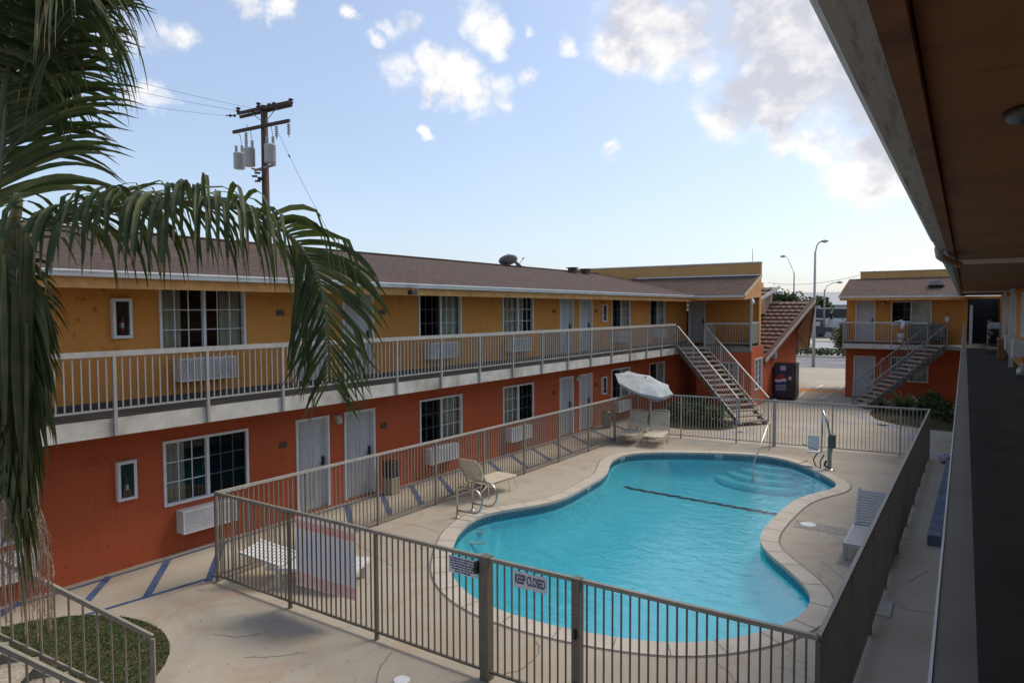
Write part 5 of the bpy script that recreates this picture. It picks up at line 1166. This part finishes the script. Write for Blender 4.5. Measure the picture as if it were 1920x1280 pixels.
def shrub(name,label,c,rad,n,size,seed,mat,cat='shrub',group=None,stem=True):
    o=thing(name,label,cat,group); b=MB(); leaf_cloud(b,(c[0],c[1],c[2]),rad,n,size,seed); b.build('foliage',mat,o)
    if stem:
        b=MB(); rnd=random.Random(seed)
        for i in range(5): b.tube([(c[0]+rnd.uniform(-.05,.05),c[1],0),(c[0]+rnd.uniform(-.5,.5)*rad[0],c[1]+rnd.uniform(-.5,.5)*rad[1],c[2])],[.03,.012],6)
        b.build('stem',M['bark'],o)
    return o
g_='dark shrubs under the left staircase'
for i,(x,y,z,r_,lab) in enumerate(((-9.6,26.6,.45,.55,'leftmost dark shrub behind the umbrella at the far fence'),(-8.7,26.0,.5,.6,'dark rounded shrub right of the umbrella behind the fence pickets'),(-7.9,25.9,.42,.5,'dark shrub directly below the left staircase railing'),(-9.0,27.6,.6,.65,'taller dark shrub in the shade under the left staircase'))):
    shrub('shrub',lab,(x,y,z),(r_,r_,.42),900,.055,20+i,M['leaf'],group=g_)
def spiky(label,c,n,L_,w,seed,mat=None,group='spiky plants by the right staircase'):
    o=thing('spiky_plant',label,'plant',group); b=MB(); blades(b,(c[0],c[1],.05),n,L_,w,seed); b.build('foliage',mat or M['leaf'],o); b=MB(); b.lathe((c[0],c[1],0),[(.10,0),(.07,.15),(.02,.2)],8); b.build('stem',M['bark'],o)
spiky('large spiky leaved plant in front of the right staircase treads',(-2.1,33.4),70,1.15,.045,41)
spiky('spiky plant left of the largest one at the foot of the right staircase',(-2.9,33.6),36,.75,.035,42)
spiky('spiky plant right of the largest one near the gallery',(-1.3,33.0),60,1.1,.045,43)
shrub('shrub','tall dark shrub under the upper flight of the right staircase',(-1.2,33.7,.6),(.45,.4,.5),800,.06,51,M['leaf'],group='shrubs beside the right staircase')
shrub('shrub','low dark shrub against the gallery at the end of the right lawn',(-.6,31.8,.5),(.5,.6,.42),900,.055,52,M['leaf'],group='shrubs beside the right staircase')
# flowering small tree by the right wing corner
ft=thing('flowering_tree','small tree with pale blossom at the left corner of the far right wing','tree')
b=MB(); b.tube([(-5.3,43.5,0),(-5.35,43.4,1.5),(-5.55,43.2,2.6)],[.09,.07,.04],8); b.tube([(-5.35,43.4,1.5),(-6.0,42.9,2.3)],[.05,.02],6); b.build('trunk',M['bark'],ft)
b=MB(); leaf_cloud(b,(-5.7,43.0,2.85),(.6,.7,.95),1300,.09,61); b.build('crown',M['leaf2'],ft); b=MB(); leaf_cloud(b,(-5.75,42.8,2.6),(.5,.6,.85),420,.07,62); b.build('blossom',M['flower'],ft)
# lawns
def lawn(name,loop,n,h=.05,seed=1,base=M['soil']):
    tag(filled([loop],.006,name+'_soil',base),kind='structure')
    rnd=random.Random(seed); xs=[p[0] for p in loop]; ys=[p[1] for p in loop]; b=MB(); lp=[Vector(p) for p in loop]; k_=0
    while k_<n:
        x,y=rnd.uniform(min(xs),max(xs)),rnd.uniform(min(ys),max(ys))
        if not inside(x,y,lp): continue
        k_+=1; a=rnd.uniform(0,6.28); hh=h*rnd.uniform(.5,1.3); d=Vector((math.cos(a),math.sin(a),0)); p=Vector((x,y,.006)); b.v+= [p-d*.006,p+d*.006,p+Z*hh+Vector((rnd.uniform(-.03,.03),rnd.uniform(-.03,.03),0))]; q=len(b.v); b.face((q-3,q-2,q-1))
    tag(b.build(name,M['grass']),'short green grass on the '+name.replace('_',' '),'grass',kind='stuff')
loop=[(-9.55+1.78*math.cos(2*math.pi*i/40),3.33+1.76*math.sin(2*math.pi*i/40)) for i in range(40)]
lawn('round_grass',loop,42000,.03,1)
b=MB(); 
for i in range(40):
    p,q=loop[i],loop[(i+1)%40]; b.quad((p[0],p[1],.0),(q[0],q[1],.0),(q[0],q[1],.012),(p[0],p[1],.012))
tag(b.build('lawn_edge',M['kerb']),kind='structure')
lawn('right_grass',[(-3.3,33.6),(-3.25,32.2),(-2.9,30.9),(-2.1,29.9),(-1.0,29.3),(.6,29.1),(.6,34.4),(-3.3,34.4)],9000,.07,2)
lawn('left_grass',[(-11.0,25.3),(-9.9,24.7),(-8.6,24.5),(-7.4,25.0),(-7.0,25.9),(-7.9,26.4),(-9.6,27.8),(-11.2,28)],7000,.09,3)
tag(filled([[(-5.6+1.1*math.cos(i*.314),.6+1.1*math.sin(i*.314)) for i in range(20)]],.007,'palm_bed',M['soil']),kind='structure')
# hedge on the road median
b=MB(); rnd=random.Random(5)
for i in range(5200):
    x=rnd.uniform(-32,10); p=Vector((x,rnd.uniform(68.3,69.9),.14+rnd.random()**.7*.62)); a=Vector((rnd.gauss(0,1),rnd.gauss(0,1),rnd.gauss(0,1))).normalized()*.14; e=a.orthogonal().normalized()*.11; b.quad(p-a,p+e,p+a,p-e)
tag(b.build('hedge',M['hedge']),'low dark hedge growing along the road median','hedge',kind='stuff')
# far trees
def tree(label,x,y,h,r,seed,n=1800,sz=.38):
    o=thing('broadleaf_tree',label,'tree','dark trees beyond the road'); b=MB(); rnd=random.Random(seed); b.tube([(x,y,0),(x+.1,y,h*.35),(x,y,h*.6)],[.3,.22,.12],8)
    for i in range(5): a=i*1.3; b.tube([(x,y,h*.4),(x+math.cos(a)*r*.6,y+math.sin(a)*r*.6,h*.75)],[.12,.04],6)
    b.build('trunk',M['bark'],o); b=MB(); leaf_cloud(b,(x,y,h-r*.75),(r*1.15,r*1.1,r*.75),n,sz,seed); b.build('crown',M['treeleaf'],o)
tree('rounded dark tree just left of the concrete street lamp above the lobby roof',-26.0,124,7.6,3.0,71); tree('lower dark tree right of the concrete street lamp in front of the grey roof',-20.3,121,6.2,2.2,72)
tree('dark tree at the left edge of the far tree group behind the lobby roof',-31,128,6.4,2.6,73)
# far buildings, trailers, car
fb=thing('warehouse','long low pale warehouse with grey roof beyond the trailers','building')
b=MB(); b.box(-46,6,136,160,0,5.2); b.build('wall',M['far_wall'],fb); b=MB(); b.v=[Vector(p) for p in ((-47,135,5.2),(7,135,5.2),(7,148,7.8),(-47,148,7.8),(-47,161,5.2),(7,161,5.2))]; b.face((0,1,2,3)); b.face((3,2,5,4)); b.face((0,3,4)); b.face((1,5,2)); b.build('roof',M['far_roof'],fb)
b=MB()
for i in range(12): b.box(-44+i*4,-42+i*4,135.9,135.99,3.6,4.6)
b.build('window',M['dark'],fb)
def trailer(label,x,y,L_=9.5):
    o=thing('semi_trailer',label,'trailer','trailers parked in a row beyond the road'); b=MB(); b.box(x,x+L_,y,y+2.5,3.0,4.5); b.build('cargo_top',M['navy'],o)
    b=MB(); b.box(x,x+L_,y-.02,y+2.52,1.15,2.999); b.build('cargo_side',M['far_wall'],o); b=MB(); b.box(x,x+L_,y-.03,y+2.53,4.501,4.62); b.build('roof_edge',M['gutter'],o)
    b=MB(); b.box(x+.5,x+L_-.5,y+.7,y+1.8,.85,1.149); b.build('chassis',M['black'],o)
    for xo in (L_-1.2,L_-2.3,1.6):
        for yy in (y+.1,y+2.1): b=MB(); b.tube([(x+xo,yy,.5),(x+xo,yy+.3,.5)],.5,16); b.build('wheel',M['black'],o)
trailer('navy and white box trailer left of the row beyond the road',-38,117); trailer('navy and white box trailer in the middle of the row by the black lorry',-27.6,118); trailer('navy and white box trailer right of the row, nearest the far right wing',-17.4,118.5)
tk=thing('lorry_cab','small black lorry cab parked in front of the navy and white trailers','lorry'); tx,ty=-20.2,113.5
b=MB(); b.v=[Vector(p) for p in ((tx,ty,.6),(tx+3.6,ty,.6),(tx+3.6,ty,1.6),(tx+2.2,ty,1.75),(tx+1.8,ty,2.8),(tx,ty,2.8))]; n=len(b.v); b.v+= [v+Y*2.1 for v in b.v]
b.face(range(n)); b.face([n+i for i in range(n)][::-1])
for i in range(n): j=(i+1)%n; b.face((i,j,n+j,n+i))
b.build('cab_body',M['black'],tk); b=MB(); b.box(tx+.9,tx+1.7,ty-.012,ty-.001,1.85,2.5); b.build('side_window',M['porc'],tk)
for xo in (.7,2.9):
    for yy in (ty-.05,ty+1.8): b=MB(); b.tube([(tx+xo,yy,.5),(tx+xo,yy+.3,.5)],.48,16); b.build('wheel',M['dish'],tk)
def car(label,x,y,m):
    o=thing('parked_car',label,'car'); prof=[(0,.35),(0,.8),(.15,.92),(1.0,1.0),(1.6,1.42),(3.0,1.44),(3.7,1.02),(4.4,.92),(4.5,.6),(4.45,.35)]
    b=MB(); n=len(prof)
    for yy in (y,y+1.75): 
        for (a,z) in prof: b.v.append(Vector((x+a,yy,z)))
    b.face(range(n)); b.face([n+i for i in range(n)][::-1])
    for i in range(n): j=(i+1)%n; b.face((i,j,n+j,n+i))
    bevel(b.build('body',m,o),.05,2); b=MB(); b.poly([(x+1.25,y-.005,1.02),(x+3.45,y-.005,1.02),(x+2.95,y-.005,1.36),(x+1.7,y-.005,1.36)]); b.build('side_window',M['dark'],o)
    b=MB(); b.quad((x+3.05,y+.15,1.40),(x+3.66,y+.15,1.05),(x+3.66,y+1.6,1.05),(x+3.05,y+1.6,1.40)); bb=b.build('windscreen',M['dark'],o); bb.location=(.02,0,.02)
    for xo in (.85,3.6):
        for yy in (y-.03,y+1.58): b=MB(); b.tube([(x+xo,yy,.33),(x+xo,yy+.2,.33)],.33,18); w=b.build('wheel',M['black'],o); b=MB(); b.tube([(x+xo,yy-.005,.33),(x+xo,yy+.205,.33)],.19,14); b.build('hub_cap',M['porc'],w)
    for yy in (y+.15,y+1.35): b=MB(); b.box(x+4.46,x+4.52,yy,yy+.28,.66,.8); b.build('headlight',M['wplastic'],o)
car('white car on the far carriageway just right of the lobby roof tip',-18.2,78.5,simple('white_car_paint',(.6,.6,.6),.25))
# ---------------------------------------------------------------- palm
pm=thing('palm_tree','palm with long drooping fronds and hanging fruit close to the camera','palm tree')
PB=Vector((-6.0,2.0,0)); PBx=AT(-120,450,5.0); PB=Vector((PBx.x,PBx.y,0))
b=MB(); pts=[]; rs=[]
for i in range(40):
    z=4.3*i/39; pts.append(PB+Z*z); rs.append(.13-.02*i/39+(.008 if i%2 else 0))
b.tube(pts,rs,14); b.build('trunk',M['bark'],pm)
b=MB(); b.lathe(PB+Z*4.3,[(.12,0),(.14,.12),(.10,.55),(.06,.9)],14); b.build('crownshaft',M['palm2'],pm)
def bez(P_,n):
    P_=[Vector(p) for p in P_]; out=[]; k_=len(P_)
    for i in range(k_-1):
        p0=P_[max(i-1,0)];p1=P_[i];p2=P_[i+1];p3=P_[min(i+2,k_-1)]
        for s_ in range(n):
            t=s_/n; out.append(.5*((2*p1)+(p2-p0)*t+(2*p0-5*p1+4*p2-p3)*t*t+(3*p1-p0-3*p2+p3)*t**3))
    out.append(P_[-1]); return out
def frond(ctrl,start=.12,Lf=lambda t:.75,step=.034,wid=.02,droop=2.4,rise=.25,fwd=.35,seed=1,sides=(1,-1),mat=None,r0=.022,jit=.1,kink=.0,sidev=None,pale=.12,outk=1.0,tipside=None):
    rnd=random.Random(seed); C_=bez([AT(*c) for c in ctrl],14); Ls=[0]
    for i in range(1,len(C_)): Ls.append(Ls[-1]+(C_[i]-C_[i-1]).length)
    T=Ls[-1]
    b=MB(); n=len(C_); b.tube(C_,[r0*(1-.8*i/(n-1))+.002 for i in range(n)],7); ra=b.build('frond_rachis',M['rachis'],pm); ra.name='frond'
    def at(s_):
        for i in range(1,n):
            if Ls[i]>=s_: t=(s_-Ls[i-1])/max(1e-6,Ls[i]-Ls[i-1]); return C_[i-1].lerp(C_[i],t),(C_[i]-C_[i-1]).normalized()
        return C_[-1],(C_[-1]-C_[-2]).normalized()
    b=MB(); s_=T*start
    while s_<T:
        t=s_/T; p,tg=at(s_)
        sv=(sidev if sidev is not None else tg.cross(Z))
        if tipside is not None: sv=sv.normalized()*(1 if sv.dot(FW)<0 else 1); k2_=max(0,min(1,(t-.5)/.25)); sv=sv*(1-k2_)+tipside*k2_
        if sv.length<.2: sv=RT.copy()
        sv=(sv-tg*sv.dot(tg)).normalized()
        upv=sv.cross(tg).normalized(); 
        if upv.z<0: upv=-upv
        for sd_ in sides:
            l=Lf(t)*rnd.uniform(.9,1.06); tk_=max(0,min(1,(t-.55)/.3)) if tipside is not None else 0; d=(sv*sd_*outk*(.9+rnd.uniform(-jit,jit))+tg*(fwd+.5*t+.75*tk_)+upv*(rise*(1-tk_)+rnd.uniform(-jit,jit)*(1-.6*tk_))).normalized()
            q=p+upv*.006; m_=8; pr=None; ww0=wid*rnd.uniform(.8,1.15)*(1 if t<.8 else 1-.55*(t-.8)/.2)*(1-.35*tk_); wv=tg.copy(); kk=rnd.uniform(.25,.6) if rnd.random()<kink else None; tw=rnd.uniform(-.5,.5)
            b.mi=1 if rnd.random()<pale else 0; brown=rnd.random()<.45
            for k_ in range(m_+1):
                u=k_/m_; ww=ww0*min(1,.45+u*3)*(1-max(0,u-.55)/.45)**.8+.0008
                wv=(wv-d*wv.dot(d)); 
                if wv.length<.05: wv=d.orthogonal()
                wv.normalize(); nn_=d.cross(wv); wa=(wv*math.cos(tw*u)+nn_*math.sin(tw*u)); fold=nn_*ww*.35
                cs=(q-wa*ww,q+fold*.0-fold,q+wa*ww)
                if pr:
                    if k_>=m_-0 and brown: b.mi=2
                    i0=len(b.v); b.v+=[pr[0],pr[1],pr[2],cs[0],cs[1],cs[2]]; b.face((i0,i0+1,i0+4,i0+3)); b.face((i0+1,i0+2,i0+5,i0+4))
                pr=cs; q=q+d*(l/m_); g=droop*(1-.93*tk_)/m_*(.35+1.3*u)
                if kk and u>kk: g+=1.6; kk=None
                d=(d-Z*g).normalized()
        s_+=step*rnd.uniform(.85,1.15)
    b.build('leaflets',[mat or M['palm'],M['palm2'],M['deadtip']],ra); return ra
b0=(-30,470,5.0)
# main arching frond
frond([(-20,470,5.0),(60,430,4.95),(150,408,4.9),(260,386,4.85),(380,380,4.8),(460,396,4.8),(540,440,4.8),(588,500,4.8),(608,570,4.8),(616,650,4.82),(617,712,4.85)],start=.13,
      Lf=lambda t:.94 if t<.62 else (.94-1.4*(t-.62) if t<.82 else .66*(1-(t-.82)*2.2)),step=.031,wid=.0195,droop=4.6,rise=.30,fwd=.10,seed=3,kink=.45,jit=.32,pale=.12,tipside=RT)
# upright frond on the left with leaflets streaming right
frond([(-25,460,5.0),(0,330,5.0),(12,200,5.0),(22,80,4.9),(38,-60,4.8),(70,-190,4.7),(110,-290,4.6)],start=.10,Lf=lambda t:1.0,step=.029,wid=.020,droop=1.1,rise=.05,fwd=.55,seed=5,sides=(1,-1),jit=.2,sidev=RT,pale=.15)
frond([(-40,450,5.1),(-30,300,5.2),(-15,120,5.3),(10,-60,5.4),(60,-180,5.4),(110,-220,5.4)],start=.2,Lf=lambda t:1.0,step=.032,wid=.019,droop=1.5,rise=.1,fwd=.3,seed=6,jit=.25,sidev=RT+FW*.5)
# front frond with leaflets hanging straight down from the top of the picture
frond([(-60,300,4.6),(-40,100,4.5),(10,-50,4.4),(55,-120,4.3),(105,-100,4.3),(140,-40,4.3)],start=.3,Lf=lambda t:.85,step=.036,wid=.017,droop=4.2,rise=.1,fwd=.1,seed=7,jit=.3,pale=.1)
frond([(-50,420,5.0),(-10,250,4.8),(30,60,4.7),(65,-60,4.6),(105,-90,4.6),(128,-30,4.6),(138,50,4.6)],start=.35,Lf=lambda t:.85,step=.036,wid=.016,droop=2.8,rise=.1,fwd=.4,seed=8,jit=.25,pale=.25)
# back frond tangled behind the main one
frond([(-20,480,5.2),(60,430,5.5),(150,395,5.8),(240,372,6.1),(300,376,6.3)],start=.1,Lf=lambda t:.7,step=.036,wid=.018,droop=1.6,rise=.25,fwd=.5,seed=9,jit=.35,kink=.4)
# short fan below the crown
frond([(-10,480,4.7),(35,510,4.7),(60,560,4.7),(72,640,4.7)],start=.12,Lf=lambda t:.46,step=.026,wid=.014,droop=1.3,rise=.5,fwd=.5,seed=11,sides=(1,-1),jit=.15,sidev=RT,pale=.35)
# hanging fronds at the very edge
frond([(-30,440,4.6),(0,470,4.55),(18,560,4.5),(22,700,4.5),(12,830,4.5),(8,930,4.5)],start=.1,Lf=lambda t:.75,step=.026,wid=.022,droop=3.2,rise=.25,fwd=.9,seed=12,jit=.2,sidev=RT,pale=.55)
frond([(-60,460,4.8),(-30,500,4.8),(-15,620,4.75),(-12,780,4.75)],start=.1,Lf=lambda t:.85,step=.03,wid=.022,droop=2.5,rise=.25,fwd=.8,seed=13,jit=.2,sidev=RT,pale=.4)
for (pts_,r_) in (([(8,470,4.75),(30,400,4.72),(34,362,4.7)],[.05,.03,.024]),([(15,560,4.6),(42,490,4.6),(43,418,4.58)],[.06,.035,.03]),([(45,640,4.45),(57,540,4.45),(55,448,4.42)],[.03,.028,.024])):
    b=MB(); b.tube(bez([AT(*p) for p in pts_],5),[r_[0]+(r_[2]-r_[0])*i/10 for i in range(11)],8); b.build('cut_frond_stub',M['stub'],pm)
# big clasping sheath blades hanging on the left edge
b=MB()
rnd=random.Random(17)
for i in range(30):
    x=rnd.uniform(-8,62); y0=rnd.uniform(430,620); ln=rnd.uniform(260,430)*(1-.25*abs(x-30)/60); dx=rnd.uniform(-26,18); dep=rnd.uniform(4.25,4.6); w_=rnd.uniform(3.5,8); pr=None
    b.mi=rnd.choice((0,1,1))
    for k_ in range(9):
        u=k_/8; ww=w_*math.sin(math.pi*(.12+.87*u))**.7*dep/1280; c=AT(x+dx*u*u,y0+ln*u,dep); s_=(RT*.9+FW*.45).normalized(); cs=(c-s_*ww,c+FW*-.02,c+s_*ww)
        if pr: i0=len(b.v); b.v+=list(pr)+list(cs); b.face((i0,i0+1,i0+4,i0+3)); b.face((i0+1,i0+2,i0+5,i0+4))
        pr=cs
b.build('hanging_leaf_blades',[M['palm'],M['palm2']],pm)
# fruit cluster
fc=MB(); rnd=random.Random(23); root=AT(22,962,4.9)
fc.tube(bez([AT(-20,900,4.95),AT(0,935,4.95),root,AT(62,992,4.9)],4),.012,6)
fc.tube([root,AT(40,945,4.9),AT(48,925,4.9)],.008,5)
for i in range(46):
    a=AT(rnd.uniform(10,60),rnd.uniform(895,985),4.9+rnd.uniform(-.15,.15)); ex=rnd.uniform(-2,104); top=rnd.uniform(880,960) if i<30 else rnd.uniform(960,1010); m_=AT((ex+35)/2+rnd.uniform(-5,5),top,4.9+rnd.uniform(-.15,.15)); e=AT(ex-3,min(top+60,1050),4.9+rnd.uniform(-.2,.2)); f_=AT(ex+rnd.uniform(-4,6),rnd.uniform(1080,1205),4.9+rnd.uniform(-.2,.2)+0); 
    P_=bez([a,m_,e,f_],8); fc.tube(P_,.0035,4,False)
    acc=0
    for j in range(1,len(P_)):
        sgm=(P_[j]-P_[j-1]); nb=int(sgm.length/.017)
        for q_ in range(nb):
            if j<6: continue
            c=P_[j-1]+sgm*(q_/max(1,nb))+Vector((rnd.uniform(-.006,.006),rnd.uniform(-.006,.006),0)); r_=rnd.uniform(.0045,.007); i0=len(fc.v); fc.v+=[c+X*r_,c-X*r_,c+Y*r_,c-Y*r_,c+Z*r_,c-Z*r_]
            for t_ in ((0,2,4),(2,1,4),(1,3,4),(3,0,4),(2,0,5),(1,2,5),(3,1,5),(0,3,5)): fc.face([i0+k_ for k_ in t_])
fc.build('fruit_cluster',M['fruit'],pm)
# ---------------------------------------------------------------- put every Empty at its thing's base
bpy.context.view_layer.update()
for o in [o for o in bpy.data.objects if o.type=='EMPTY' and o.parent is None]:
    if o.location.length>1e-6: continue
    lo=Vector((1e9,)*3); hi=Vector((-1e9,)*3)
    for c in o.children_recursive:
        if c.type!='MESH': continue
        for v in c.bound_box: w=c.matrix_world@Vector(v); lo=Vector(map(min,lo,w)); hi=Vector(map(max,hi,w))
    base=Vector(((lo.x+hi.x)/2,(lo.y+hi.y)/2,lo.z)); o.location=base
    for c in o.children: c.location=c.location-base
